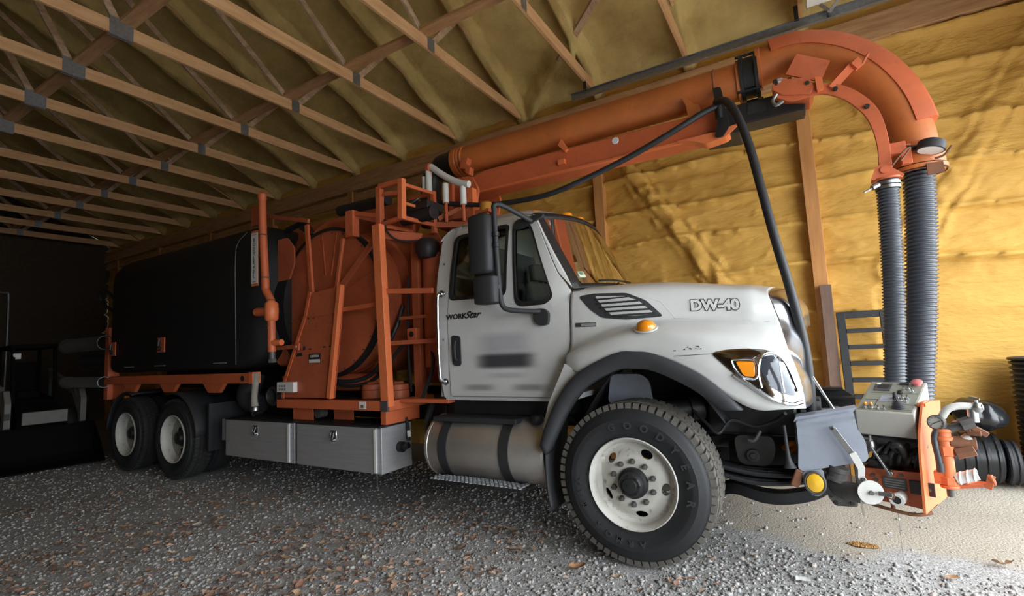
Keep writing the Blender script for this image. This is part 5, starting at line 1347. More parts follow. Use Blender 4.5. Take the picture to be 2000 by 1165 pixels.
b = B(); b.prism([(-2.02, 3.62), (-1.93, 3.62), (-1.95, 3.55), (-1.90, 3.50), (-1.92, 3.42), (-1.98, 3.50), (-2.05, 3.52)], 1.02, 1.10); b.build('tube_lug', ORANGE, ST, bevel=.003)
b = B(); b.prism([(.36, 3.60), (.40, 3.60), (.46, 3.52), (.50, 3.50), (.50, 3.42), (.40, 3.42), (.39, 3.52)], 1.05, 1.13); b.build('tube_lug', ORANGE_P, ST, bevel=.003)
b = B(); b.lathe([(RP - .005, .825), (RP + .035, .825), (RP + .035, .85), (RP + .012, .855), (RP + .012, .935), (RP + .035, .94), (RP + .035, .965), (RP, .965)], (0, 1.25, ZP + .01), 'x', 40); RJ = b.build('rubber_joint', BLACK, TRUCK, smooth=35)
b = B()
for a in (235, 300, 60, 120):
    ca, sa = math.cos(math.radians(a)), math.sin(math.radians(a))
    b.cyl((.80, 1.25 + (RP + .03) * ca, ZP + .01 + (RP + .03) * sa), (.98, 1.25 + (RP + .03) * ca, ZP + .01 + (RP + .03) * sa), .012, 8)
b.build('joint_bolt', BLACK, RJ)
b = B(); b.lathe([(RP + .003, -.006), (RP + .008, 0), (RP + .003, .006)], (.62, 1.25, ZP), 'x', 36); b.build('chain_loop', RUST, ST)
# elbow swept along an arc in the plane of the boom
EC = [(.965, 3.765), (1.15, 3.782), (1.32, 3.752), (1.50, 3.66), (1.655, 3.52), (1.775, 3.34), (1.855, 3.14), (1.897, 2.93), (1.905, 2.80)]
EC[0] = (.965, 3.76)
ecp = crv([V((x, 1.25, z)) for x, z in EC], 5)
b = B(); b.tube(ecp, .150, 36); b.lathe([(.15, .95), (.175, .955), (.175, .985), (.15, .99)], (0, 1.25, 3.762), 'x', 36); EL = b.build('boom_elbow', ORANGE_P, TRUCK, smooth=40)
rows = []
for i, p in enumerate(ecp[3:-6]):
    k = i + 3
    d = (ecp[k + 1] - ecp[k - 1]).normalized(); n = V((-d.z, 0, d.x))
    if n.dot(p - V((1.15, 1.25, 2.85))) < 0: n = -n
    sd = V((0, 1, 0))
    rows.append([p + n * .03 - sd * .140, p + n * .03 - sd * .158, p + n * .10 - sd * .146, p + n * .150 - sd * .118, p + n * .172 - sd * .07, p + n * .172 + sd * .07, p + n * .150 + sd * .118, p + n * .10 + sd * .146, p + n * .03 + sd * .158, p + n * .03 + sd * .140])
b = B(); b.grid(rows); n_ = len(rows[0]); b.add(rows[0], [tuple(range(n_))]); b.add(rows[-1], [tuple(range(n_))]); b.build('wear_back', ORANGE, EL, smooth=35)
b = B(); b.add([V((1.245, 1.04, 3.69)), V((1.455, 1.05, 3.565)), V((1.375, 1.0, 3.40)), V((1.155, 1.0, 3.53))] + [V((1.245, 1.06, 3.69)), V((1.455, 1.07, 3.565)), V((1.375, 1.02, 3.40)), V((1.155, 1.02, 3.53))], [(0, 1, 2, 3), (7, 6, 5, 4), (0, 4, 5, 1), (1, 5, 6, 2), (2, 6, 7, 3), (3, 7, 4, 0)]); b.beam((1.43, 1.06, 3.55), (1.37, 1.06, 3.42), .05, .02); b.build('mount_plate', ORANGE, EL)
# boom beam: box girder with a black telescoping section
b = B(); b.prism([(-2.0, 3.235), (.66, 3.235), (.70, 3.36), (.63, 3.45), (-1.75, 3.47), (-2.02, 3.42)], 1.12, 1.38); BM = b.build('boom_beam', ORANGE, TRUCK, bevel=.008)
for zt in (0,): B().box2((-1.98, 1.105, 3.225), (.60, 1.14, 3.245)).build('beam_flange', ORANGE_B, BM)
b = B(); b.prism([(-.86, 3.50), (-.82, 3.56), (-.76, 3.44), (-.79, 3.42)], 1.08, 1.12); b.box2((-.87, 1.08, 3.30), (-.80, 1.12, 3.35)); b.build('hose_hook', ORANGE_B, BM)
B().lathe([(0, 1.112), (.03, 1.112), (.034, 1.12)], (-.28, 0, 3.41), 'y', 16).build('beam_decal', PAPER, BM)
b = B(); b.box2((.60, 1.15, 3.285), (1.27, 1.33, 3.455)); TL = b.build('telescoping_beam', BLACK, TRUCK, bevel=.006)
B().box2((.86, 1.145, 3.34), (1.0, 1.152, 3.43)).build('beam_slot', INK, TL)
B().box2((.62, 1.14, 3.27), (1.26, 1.34, 3.287)).build('slide_pad', DARKGREASE, TL)
b = B(); b.prism(rnd([(.60, 3.18), (.66, 3.17), (.72, 3.25), (.68, 3.60), (.62, 3.61), (.64, 3.35)], .02), 1.04, 1.08); b.prism(rnd([(.50, 3.21), (.78, 3.19), (.82, 3.26), (.50, 3.24)], .01), 1.08, 1.40); b.cyl((.65, 1.02, 3.42), (.65, 1.02, 3.32), .03, 12); b.build('boom_end_bracket', BLACK, BM)
b = B(); b.prism(rnd([(.28, 3.235), (.62, 3.235), (.80, 3.26), (.68, 3.17), (.52, 3.15), (.42, 3.20)], .02), 1.06, 1.20); b.build('boom_shoe', ORANGE_B, BM, bevel=.003)
# handle strap that carries the second hose
strap_o = [(1.06, 3.46), (1.33, 3.40), (1.345, 3.385), (1.47, 3.345), (1.60, 3.235), (1.70, 3.07), (1.735, 2.85), (1.735, 2.60)]
strap_i = [(1.07, 3.36), (1.18, 3.30), (1.35, 3.30), (1.45, 3.255), (1.545, 3.165), (1.63, 3.02), (1.665, 2.82), (1.655, 2.60)]
so = c2(strap_o, 4); si = c2(strap_i, 4)
b = B(); b.prism(so + list(reversed(si)), .985, 1.01); HS = b.build('hose_strap', ORANGE, TRUCK, bevel=.004)
b = B(); b.prism([(1.07, 3.50), (1.31, 3.44), (1.33, 3.36), (1.30, 3.31), (1.12, 3.36), (1.05, 3.42)], .97, 1.28); b.build('strap_block', ORANGE, HS, bevel=.005)
b = B(); b.prism(rnd([(1.34, 3.43), (1.385, 3.41), (1.39, 3.32), (1.345, 3.31)], .01), .955, 1.02); b.build('strap_lug', ORANGE_B, HS, bevel=.003)
for (x, z) in ((1.46, 3.30), (1.635, 3.11), (1.29, 3.40)):
    B().cyl((x, .986, z), (x, .96, z), .016, 6).build('strap_bolt', DARKGREASE, HS)
b = B(); b.beam((1.43, .99, 3.31), (1.60, 1.08, 3.50), .045, .055); b.beam((1.58, 1.06, 3.46), (1.63, 1.08, 3.50), .08, .06); b.tube([(1.60, 1.06, 3.44), (1.65, 1.05, 3.47), (1.69, 1.04, 3.53)], .01, 6); b.build('strap_stay', ORANGE, HS)
b = B(); b.tube([(1.08, .98, 3.38), (1.05, .97, 3.33), (1.07, .97, 3.29), (1.12, .97, 3.31)], .014, 8, 4); b.cyl((1.08, .96, 3.47), (1.12, 1.0, 3.49), .025, 10); b.build('shackle', STEEL, HS)
b = B(); b.prism(rnd([(1.60, 2.56), (1.80, 2.56), (1.74, 2.62), (1.70, 2.66), (1.64, 2.66)], .02), .96, .985); b.lathe([(.07, .0), (.092, 0), (.092, .012), (.07, .012)], (1.70, 1.02, 2.555), 'z', 28, closed=True); b.cyl((1.685, .95, 2.62), (1.685, .975, 2.62), .026, 12); b.build('strap_foot', ORANGE, HS)
b = B(); b.tube([(1.73, .95, 2.64), (1.80, .94, 2.72), (1.84, .96, 2.74), (1.78, .95, 2.66)], .007, 6, 4); b.build('wire_loop', RUST, HS)
# elbow end clamp, bracket and work light
b = B(); b.lathe([(.145, 2.83), (.165, 2.82), (.165, 2.66), (.175, 2.655), (.175, 2.63), (.15, 2.62)], (1.915, 1.25, 0), 'z', 36); EC2 = b.build('elbow_flange', ORANGE_P, TRUCK, smooth=35)
b = B(); b.box2((1.70, 1.02, 2.74), (1.83, 1.10, 2.82)); b.box2((1.80, 1.04, 2.66), (1.86, 1.10, 2.80)); b.build('flange_bracket', ORANGE, EC2, bevel=.004)
for k in range(3): B().lathe([(.165, 2.665 - .018 * k), (.172, 2.66 - .018 * k), (.165, 2.655 - .018 * k)], (1.915, 1.25, 0), 'z', 32).build('clamp_band', BLACK, EC2)
b = B(); b.tube([(1.98, 1.05, 2.66), (2.03, 1.03, 2.67), (2.07, 1.02, 2.72)], .008, 6, 3); b.box((1.98, 1.075, 2.60), (.09, .02, .08)); b.build('clamp_lever', RUST, EC2)
LM = Matrix.Rotation(math.radians(14), 3, 'Y') @ Matrix.Rotation(math.radians(-6), 3, 'X')
b = B(); b.lathe([(0, .045), (.055, .042), (.075, .03), (.08, .0), (.08, -.03), (.072, -.034)], (1.965, 1.03, 2.745), LM, 32); WL = b.build('work_light', PLASTIC, TRUCK, smooth=40)
b = B(); b.lathe([(0, -.032), (.072, -.031)], (1.965, 1.03, 2.745), LM, 32); b.build('lamp_face', LAMPWHITE, WL)
b = B(); b.beam((1.86, 1.06, 2.76), (1.91, 1.04, 2.755), .02, .02); b.tube([(1.83, 1.05, 2.79), (1.86, 1.02, 2.77), (1.90, 1.03, 2.765)], .006, 6, 4); b.build('lamp_bracket', BLACK, WL)
# corrugated hoses hanging from the elbow
def corr(name, pts, r, pitch, m, label):
    P = crv([V(p) for p in pts], 12)
    L = [0]
    for i in range(1, len(P)): L.append(L[-1] + (P[i] - P[i - 1]).length)
    n = int(L[-1] / pitch)
    rows = []; b = B()
    for k in range(n):
        for f, q in ((0.0, .86), (.2, .88), (.38, 1.0), (.62, 1.0), (.8, .88)):
            s = (k + f) * pitch
            j = max(0, min(len(P) - 2, int(np.searchsorted(L, s)) - 1)); t = (s - L[j]) / max(1e-6, L[j + 1] - L[j])
            c = P[j].lerp(P[j + 1], t)
            rows.append([V((c.x + r * q * math.cos(2 * PI * a / 32), c.y + r * q * math.sin(2 * PI * a / 32), c.z)) for a in range(33)])
    b.grid(rows)
    o = b.build(name, m, TRUCK, smooth=75); o['label'] = label
    return o
CH1 = corr('corrugated_hose', [(1.70, 1.02, 2.56), (1.685, 1.03, 2.2), (1.665, 1.05, 1.8), (1.635, 1.07, 1.4), (1.60, 1.10, 1.0), (1.57, 1.12, .66)], .068, .0225, CORR, 'thinner corrugated hose, nearer the truck')
CH2 = corr('corrugated_hose', [(1.922, 1.25, 2.66), (1.90, 1.25, 2.3), (1.862, 1.25, 1.9), (1.818, 1.25, 1.5), (1.765, 1.25, 1.1), (1.71, 1.25, .68)], .098, .0285, CORR, 'thicker corrugated hose below the elbow')
b = B(); b.lathe([(.07, -.01), (.076, -.01), (.076, .012), (.07, .012)], (1.70, 1.02, 2.53), 'z', 28, closed=True); b.lathe([(.07, -.01), (.076, -.01), (.076, .012), (.07, .012)], (1.70, 1.02, 2.50), 'z', 28, closed=True); b.cyl((1.64, .95, 2.52), (1.60, .935, 2.50), .02, 10); b.cyl((1.62, .94, 2.51), (1.55, .93, 2.475), .008, 6); b.build('hose_clamp', STEEL, CH1)
# black hoses slung from the boom
b = B(); b.tube([(-2.35, .78, 3.16), (-2.10, .85, 3.09), (-1.60, .88, 2.985), (-1.1, .90, 2.955), (-.75, .90, 2.98), (-.14, .92, 3.13), (.30, .93, 3.28), (.52, .97, 3.38), (.66, 1.02, 3.44)], .026, 12, 8); b.build('pressure_hose', HOSE, TRUCK)
b = B(); b.tube([(.64, 1.00, 3.46), (.72, .90, 3.40), (.80, .78, 3.22), (.87, .68, 2.92), (.925, .60, 2.55), (.975, .56, 2.20), (1.04, .53, 1.80), (1.085, .52, 1.45), (1.095, .52, 1.20), (1.085, .53, .93)], .031, 14, 8); b.build('drop_hose', HOSE, TRUCK)
b = B(); b.lathe([(0, .085), (.05, .08), (.066, .065), (.07, 0), (.076, 0), (.076, -.02), (0, -.02)], (-1.60, .85, 2.925), 'z', 20); b.build('beacon', mat('brown_amber_dome', (.50, .22, .03), .3), TRUCK)
b = B(); b.cyl((-1.60, .85, 2.76), (-1.60, .85, 2.93), .03, 12); b.box((-1.60, .85, 2.90), (.14, .14, .03)); b.build('beacon_stand', ORANGE_D, TRUCK)
# ------------------------------------------------------------------ front bumper extension and operator's station
def zprof(y0):
    # sheet with a rolled top lip, seen face on
    return None
bp_o = rnd([(1.0, .965), (1.30, 1.03, .01), (1.315, .915, .01), (1.345, .86, .04), (1.352, .76), (1.335, .735), (1.01, .655), (.985, .67), (.998, .80)], .015)
b = B(); b.plate(bp_o, [], lambda u, w, o: V((u, .30 - .040 * math.exp(-((w - (.950 + .216 * (u - 1.0))) / .026) ** 2) - .012 * max(0, (.72 - w) / .06) + .012 * max(0, (w - (.93 + .2 * (u - 1)))/.03) * 0 + o, w)), .012, [1.05, 1.1, 1.15, 1.2, 1.25, 1.3], [.70, .80, .86, .89, .91, .93, .945, .96, .975, .99, 1.0, 1.01]); BPL = b.build('bumper_end_plate', GREYPAINT, TRUCK, smooth=50)
b = B(); b.prism([(.985, .955), (1.30, 1.025), (1.32, 1.05), (1.0, .985)], .28, .42, 'y'); b.build('bumper_lip', GREYPAINT, BPL)
b = B(); b.box2((.985, .31, .66), (1.03, .60, .97)); b.build('bumper_side', BLACK, BPL, bevel=.004)
b = B(); b.prism(rnd([(1.10, .89), (1.36, .87), (1.395, .89), (1.40, .97), (1.32, 1.035), (1.10, 1.05)], .01), 1.58, 1.60); b.box2((1.10, 1.50, 1.03), (1.32, 1.60, 1.05)); b.box2((1.10, 1.45, .965), (1.39, 1.60, .98)); b.box2((1.10, 1.45, .87), (1.38, 1.60, .89)); b.build('bumper_channel', BLACK, TRUCK, bevel=.003)
b = B(); b.box2((1.05, .32, .84), (1.28, 1.55, .88)); b.box2((1.02, .35, .62), (1.10, 2.2, .98)); b.build('bumper_deck', IRON, TRUCK, bevel=.006)
b = B(); b.cyl((1.14, .45, 1.0), (1.30, .48, 1.0), .022, 10); b.cyl((1.08, .7, 1.0), (1.14, .7, 1.0), .035, 10); b.box((1.22, .6, .99), (.05, .04, .05)); b.build('deck_fitting', IRON, TRUCK)
b = B(); b.tube([(1.115, .45, 1.22), (1.17, .42, 1.10), (1.225, .38, .99)], .008, 8); b.build('stay_cable', STEEL, TRUCK)
b = B(); b.tube([(.93, .30, .93), (.935, .30, .75), (.94, .30, .67)], lambda t: .010 + .03 * t ** 3, 12, 6); b.build('black_funnel', PLASTIC, TRUCK)
# bracket with the yellow lamp, drain pipe
b = B(); b.prism(rnd([(1.0, .655), (1.12, .68), (1.115, .55), (1.085, .515), (1.04, .52), (1.015, .58)], .03), .275, .295); LB = b.build('lamp_plate', GREYPAINT, TRUCK, bevel=.003)
b = B(); b.lathe([(.036, .0), (.062, -.004), (.064, -.015), (.056, -.02), (.05, -.018)], Vector((1.068, .275, .598)), Matrix(((.95, 0, .05), (0, 0, 1.0), (0, 1.15, 0))), 28); b.build('lamp_ring', IRON, LB)
b = B(); b.lathe([(0, -.030), (.025, -.028), (.046, -.022), (.05, -.012)], Vector((1.068, .275, .598)), Matrix(((.95, 0, .05), (0, 0, 1.0), (0, 1.15, 0))), 28); b.build('fog_lamp', YELLOW, LB)
b = B(); b.beam((.995, .30, .66), (.955, .30, .56), .045, .05); b.build('tow_bracket', RUST, TRUCK, bevel=.008)

O7 = V((1.326, .55, .852)); PH = .361
E1 = V((math.cos(PH), -math.sin(PH), 0)); E2 = V((math.sin(PH), math.cos(PH), 0)); UZ = V((0, 0, 1))
M7 = Matrix(((E1.x, E2.x, 0, O7.x), (E1.y, E2.y, 0, O7.y), (0, 0, 1, O7.z), (0, 0, 0, 1)))
def L(u, v, z): return O7 + E1 * u + E2 * v + UZ * z
class BL(B):
    def build(s, *a, **k):
        s.v = [tuple(M7 @ V(p)) for p in s.v]
        return B.build(s, *a, **k)
W7, D7, H1, H2 = .30, .385, .147, .297
# sloped control desk
b = BL(); b.prism([(0, 0), (D7 - .02, -.01), (D7, H2 - .16), (D7, H2), (0, H1)], 0, W7, 'x'); CD = b.build('control_desk', CREAM, TRUCK, bevel=.006); CD['label'] = 'cream sloped control desk'
sl = math.atan2(H2 - H1, D7)
SU = V((0, math.cos(sl), math.sin(sl))); SN = V((0, -math.sin(sl), math.cos(sl)))
def S(u, s, n=0): return V((u, 0, H1)) + SU * s + SN * n       # local point on the sloped face
SLn = math.hypot(D7, H2 - H1)
def sbox(b, u0, u1, s0, s1, n0, n1):
    pts = [S(u, s, n) for n in (n0, n1) for s in (s0, s1) for u in (u0, u1)]
    b.add(pts, [(0, 2, 3, 1), (4, 5, 7, 6), (0, 1, 5, 4), (2, 6, 7, 3), (0, 4, 6, 2), (1, 3, 7, 5)]); return b
sbox(BL(), .012, W7 - .012, .012, SLn - .012, 0, .003).build('control_face', PANEL, CD)
sbox(BL(), .045, .13, SLn - .14, SLn - .045, .003, .010).build('display_bezel', IRON, CD)
sbox(BL(), .06, .12, SLn - .115, SLn - .065, .010, .012).build('display', INK, CD)
sbox(BL(), .045, .065, SLn - .06, SLn - .04, .010, .012).build('display_label', PAPER, CD)
sbox(BL(), .10, .165, .13, .21, .003, .005).build('instruction_plate', GREYPAINT, CD)
for (u0, u1, s0, s1) in ((.02, .09, .15, .152), (.09, .092, .06, .15), (.17, .28, .10, .102), (.03, .28, .245, .247), (.175, .177, .10, .24), (.02, .28, .03, .032)):
    sbox(BL(), u0, u1, s0, s1, .003, .0042).build('panel_line', INK, CD)
RS = Matrix(((1, 0, 0), (0, SU.y, SN.y), (0, SU.z, SN.z)))
def knob(u, s, prof, m, name, n=16):
    b = BL(); b.lathe(prof, S(u, s, .003), RS, n); return b.build(name, m, CD)
for (u, s) in ((.045, .06), (.075, .062)):
    knob(u, s, [(.013, 0), (.013, .012), (0, .013)], CHROME, 'indicator_ring'); knob(u, s, [(.010, .012), (.010, .022), (.006, .028), (0, .03)], AMBER, 'indicator_lamp')
def toggle(u, s):
    t = knob(u, s, [(.010, 0), (.010, .006), (.006, .007), (.006, .012), (0, .013)], CHROME, 'toggle_switch', 12)
    b = BL(); b.tube([S(u, s, .012), S(u, s - .006, .03)], lambda t: .003 + .002 * t, 8); b.build('toggle_lever', STEEL, t)
for (u, s) in ((.05, .03), (.085, .028), (.12, .03), (.15, .032), (.19, .135), (.215, .137), (.24, .137), (.19, .175), (.215, .177), (.24, .178), (.20, .30), (.225, .302), (.25, .27)): toggle(u, s)
for (u, s) in ((.19, .245), (.18, .175)): knob(u, s, [(.014, 0), (.016, .004), (.013, .018), (0, .02)], BLACK, 'rotary_knob')
b = sbox(BL(), .165, .215, SLn - .05, SLn - .03, .003, .012).build('rocker_switch', INK, CD)
knob(.258, SLn - .045, [(.018, 0), (.018, .012), (.030, .016), (.031, .026), (.024, .032), (0, .034)], RED, 'emergency_stop', 24)
jb = knob(.215, .065, [(.034, 0), (.036, .004), (.030, .010), (.031, .014), (.025, .019), (.026, .023), (.019, .028), (.019, .032), (.010, .038), (0, .04)], PLASTIC, 'joystick_boot', 24)
b = BL(); b.tube([S(.215, .065, .036), S(.21, .067, .075)], .005, 8); b.lathe([(0, .03), (.009, .026), (.011, .012), (.007, 0), (0, 0)], S(.209, .068, .072), RS, 14); b.build('joystick', PLASTIC, jb)
# orange side plate
sp_ = rnd([(.09, .21, .03), (.50, .175, .02), (.43, .05, .02), (.40, -.10, .02), (.385, -.345, .01), (.385, -.40, .02), (-.15, -.385, .01), (-.10, -.05, .05), (-.06, .05, .05)], .02)
b = BL(); b.prism(sp_, .318, .332, 'x'); b.box2((.30, .08, .18), (.34, .28, .20)); SPL = b.build('station_side_plate', ORANGE_B, TRUCK, bevel=.003)
# tray below
b = BL(); b.prism([(.0, -.20), (.325, -.185), (.325, -.395), (.03, -.372)], -.03, -.02, 'y'); b.box2((.01, -.02, -.39), (.32, .36, -.378)); b.box2((.0, -.02, -.385), (.012, .36, -.2)); b.box2((.0, .35, -.385), (.32, .36, -.10)); TR = b.build('valve_tray', ORANGE_D, TRUCK, bevel=.003)
b = BL(); b.box2((.115, -.036, -.30), (.23, -.030, -.235)); b.build('data_plate', IRON, TR)
for k in range(4): BL().box2((.125, -.0375, -.245 - .014 * k), (.22, -.0355, -.250 - .014 * k)).build('data_line', GREYINK, TR)
b = BL(); b.box2((.245, -.042, -.31), (.36, -.030, -.235)); b.build('tray_strap', DARKGREASE, TR, bevel=.002)
for (u, z) in ((.335, -.275), (.07, -.235), (.085, -.26), (.21, -.215)): BL().cyl((u, -.045, z), (u, -.03, z), .010, 8).build('tray_bolt', IRON, TR)
b = BL(); b.lathe([(.022, -.11), (.036, -.11), (.036, -.06), (.03, -.055), (.03, 0), (.022, 0)], (.20, -.03, -.335), 'y', 24, closed=True); b.build('pipe_stub', PVC, TR)
BL().cyl((.20, -.138, -.335), (.20, -.06, -.335), .022, 20).build('stub_inside', INK, TR)
b = BL(); b.tube([(.33, -.02, -.405), (.28, -.06, -.418), (.20, -.07, -.42), (.05, -.06, -.405), (.015, -.04, -.39), (.02, -.02, -.37)], .011, 8, 4); b.tube([(.15, -.03, -.385), (.15, -.03, -.42)], .012, 8); b.build('tray_handle', RUST, TR)
b = BL(); b.tube([(.02, -.03, -.22), (.0, -.05, -.16), (-.05, -.03, -.10)], .014, 8, 4); b.build('tray_pipe', RUST, TR)
# valves, pipes and gauges inside the station
b = BL()
b.cyl((.0, .10, -.03), (.31, .10, -.06), .05, 20); b.cyl((.0, .25, -.08), (.31, .25, -.1), .055, 20); b.box((.12, .12, -.16), (.12, .12, .12)); b.box((.22, .10, -.14), (.06, .10, .10)); b.build('valve_body', IRON, TRUCK, bevel=.006)
b = BL()
for k in range(7):
    a = .35 + k * .37; u = .02 + .042 * k
    b.tube([(u, .02, -.17), (u + .02, .0, -.10 - .01 * (k % 3)), (u + .05, .05, -.05 - .02 * (k % 2)), (u + .03, .14, -.03)], .013, 8, 4)
b.tube([(.20, .0, -.08), (.19, -.04, -.05), (.22, -.05, -.04), (.235, -.02, -.09), (.235, .04, -.15)], .018, 10, 5); b.build('station_hoses', DARKGREASE, TRUCK)
for (u, v, z, r) in ((-.02, -.06, -.09, .032), (.06, .02, -.17, .03), (.13, -.02, -.13, .026), (.27, .02, -.12, .03)):
    b = BL(); b.lathe([(0, -.02), (r * .7, -.02), (r, -.005), (r, .02), (0, .03)], (u, v, z), 'y', 18); b.build('pipe_union', DARKGREASE if u > .1 else IRON, TRUCK)
b = BL(); b.cyl((.02, -.03, -.02), (.09, -.07, -.02), .012, 10); b.lathe([(0, -.03), (.018, -.025), (.024, 0), (.018, .025), (0, .03)], (.085, -.07, -.05), 'z', 16); b.cyl((.085, -.07, -.02), (.085, -.07, .01), .008, 8); b.tube([(-.05, -.02, -.11), (-.03, -.05, -.05), (.03, -.06, -.035), (.08, -.07, -.045)], .016, 10, 5); b.build('needle_valve', STEEL, TRUCK)
b = BL(); b.beam((.09, -.09, -.05), (.165, -.075, -.205), .012, .026, up=(0, 1, 0)); b.lathe([(0, -.01), (.018, -.008), (.018, .01)], (.165, -.075, -.205), 'y', 14); b.build('valve_lever', STEEL, TRUCK, bevel=.002)
def gauge(p, r, nm):
    b = BL(); b.lathe([(r, .02), (r * 1.05, 0), (r * 1.05, -.015), (r * .9, -.02), (r * .88, -.012)], p, 'y', 28); g = b.build(nm, IRON, TRUCK, smooth=40)
    BL().lathe([(0, -.012), (r * .88, -.0115)], p, 'y', 28).build('gauge_face', CREAM, g)
    u, v, z = p
    BL().beam((u + r * .5, v - .0135, z + r * .25), (u - r * .5, v - .0135, z - r * .28), .003, .004, up=(0, 1, 0)).build('gauge_needle', INK, g)
    for k in range(9):
        a = math.radians(-40 + 32.5 * k)
        BL().beam((u + r * .66 * math.cos(a), v - .013, z + r * .66 * math.sin(a)), (u + r * .8 * math.cos(a), v - .013, z + r * .8 * math.sin(a)), .002, .003, up=(0, 1, 0)).build('gauge_tick', INK, g)
    return g
gauge((.402, -.02, .110), .040, 'pressure_gauge'); gauge((-.035, -.12, -.055), .036, 'pressure_gauge')
b = BL(); b.cyl((.42, .0, .06), (.42, .0, -.20), .034, 18)
for z in (.065, .02): b.lathe([(.034, -.012), (.044, -.008), (.044, .008), (.034, .012)], (.42, 0, z), 'z', 18)
b.cyl((.42, 0, -.02), (.42, 0, -.075), .044, 8); b.cyl((.42, 0, -.19), (.42, 0, -.235), .042, 8); b.lathe([(.0, .0), (.04, 0), (.045, -.01), (.04, -.02), (0, -.02)], (.42, 0, -.235), 'z', 16); b.box((.385, -.005, -.20), (.05, .05, .07)); b.build('orange_manifold', ORANGE_B, TRUCK, bevel=.004)
b = BL(); b.cyl((.42, 0, -.25), (.42, 0, -.30), .018, 12); b.cyl((.42, 0, .06), (.42, 0, .105), .028, 14); b.cyl((.42, -.005, .06), (.55, .02, .12), .024, 12); b.cyl((.50, .0, .10), (.55, .02, .12), .036, 8); b.build('manifold_fitting', IRON, TRUCK)
b = BL(); b.tube([(.40, -.03, .07), (.385, -.035, .02), (.392, -.035, -.08), (.395, -.03, -.16)], .016, 12, 5); b.cyl((.395, -.03, -.115), (.395, -.03, -.165), .019, 12); b.build('grey_hose', CORR, TRUCK)
b = BL(); b.tube([(.425, .0, .14), (.455, -.01, .185), (.50, .0, .205), (.56, .02, .205)], .020, 12, 5); b.build('white_hose', PVC, TRUCK)
b = BL(); b.lathe([(0, -.03), (.02, -.025), (.03, 0), (.02, .025), (0, .03)], (.575, .02, .20), 'z', 14); b.cyl((.575, .02, .20), (.60, .02, .205), .018, 10); b.beam((.55, .02, .255), (.59, .02, .245), .02, .012); b.cyl((.575, .02, .24), (.575, .02, .2), .008, 8); b.cyl((.555, .02, .19), (.555, .02, .12), .024, 12); b.build('ball_valve', STEEL, TRUCK)
b = BL(); b.cyl((.44, .01, .0), (.55, .04, .0), .034, 14); b.box((.50, .03, .09), (.08, .06, .05)); b.box((.55, .03, .06), (.06, .05, .03)); b.cyl((.46, .01, -.06), (.54, .03, -.03), .036, 8); b.beam((.53, .02, .10), (.60, .04, .05), .04, .03); b.build('brass_couplers', RUST, TRUCK, bevel=.004)
b = BL(); b.cyl((.50, .03, .005), (.53, .04, .03), .03, 14); b.cyl((.45, .0, -.20), (.54, .02, -.165), .03, 14)
for k in range(3): b.lathe([(.03, -.008), (.037, 0), (.03, .008)], (.47 + .03 * k, .006 + .006 * k, -.193 + .012 * k), 'x', 16)
b.build('white_cap', PVC, TRUCK)
b = BL(); b.tube([(.48, .03, -.22), (.50, .1, -.23), (.58, .1, -.225), (.60, .03, -.20), (.59, .02, -.16)], .010, 8, 4); b.beam((.44, .01, -.25), (.56, .03, -.22), .02, .016); b.beam((.575, .03, -.235), (.595, .03, -.165), .02, .03); b.build('towing_loop', ORANGE, TRUCK)
# stainless pipe between desk and tray, dark block
b = BL(); b.box2((.02, .05, -.02), (.30, .34, -.005)); b.build('desk_base', BLACK, TRUCK)
# flanged valve with disc and wrench
VF = Matrix(((.86, 0, -.5), (-.5, 0, -.86), (0, 1, 0)))
b = B(); b.prism(rnd([(1.105, .60), (1.13, .50), (1.16, .455), (1.275, .462), (1.275, .50), (1.25, .56), (1.20, .64)], .015), .33, .35); b.build('valve_flange', IRON, TRUCK, bevel=.003)
for (x, z) in ((1.165, .475), (1.25, .482), (1.135, .555)): B().cyl((x, .32, z), (x, .335, z), .012, 8).build('flange_bolt', DARKGREASE, TRUCK)
b = B(); b.tube([(1.17, .36, .58), (1.22, .30, .56), (1.30, .24, .565)], .055, 18, 3); b.lathe([(.05, -.04), (.062, -.04), (.062, -.02), (.055, -.015), (.055, .015), (.062, .02), (.062, .05), (0, .05)], (1.185, .33, .645), Matrix(((.9, 0, .25), (0, 1, 0), (-.25, 0, .9))), 24); b.tube([(1.14, .35, .66), (1.12, .36, .58), (1.17, .34, .52)], .035, 12, 4); b.build('ball_valve_body', IRON, TRUCK)
b = B(); b.lathe([(.0, -.012), (.062, -.012), (.066, -.006), (.066, .004), (0, .006)], (1.335, .21, .585), Matrix(((.96, 0, .26), (.26, 0, -.96), (0, 1, 0))), 36); DC = b.build('white_disc_cap', mat('worn_white_disc', (.62, .61, .57), .6, var=.2), TRUCK)
b = B(); b.cyl((1.335, .225, .585), (1.34, .19, .585), .012, 12); b.beam((1.27, .235, .57), (1.31, .22, .58), .014, .02); b.cyl((1.37, .20, .585), (1.43, .19, .587), .012, 10); b.build('disc_axle', IRON, DC)
b = B(); b.tube([(1.42, .19, .60), (1.44, .185, .59), (1.43, .185, .565), (1.41, .19, .57)], .004, 6, 4, closed=False); b.build('pin_ring', RUST, DC)
b = B(); b.beam((1.285, .215, .545), (1.29, .21, .455), .025, .010, up=(1, 0, 0)); b.build('hanging_tag', CANVAS, DC)
b = B(); b.prism(rnd([(1.165, .935), (1.195, .945), (1.285, .79), (1.255, .775)], .012), .255, .265); b.lathe([(.009, -.001), (.013, -.001), (.013, .001), (.009, .001)], (1.184, .254, .928), 'y', 14); WR = b.build('wrench_handle', STEEL, TRUCK, bevel=.003)
B().cyl((1.184, .252, .927), (1.184, .257, .927), .009, 12).build('handle_hole', INK, WR)
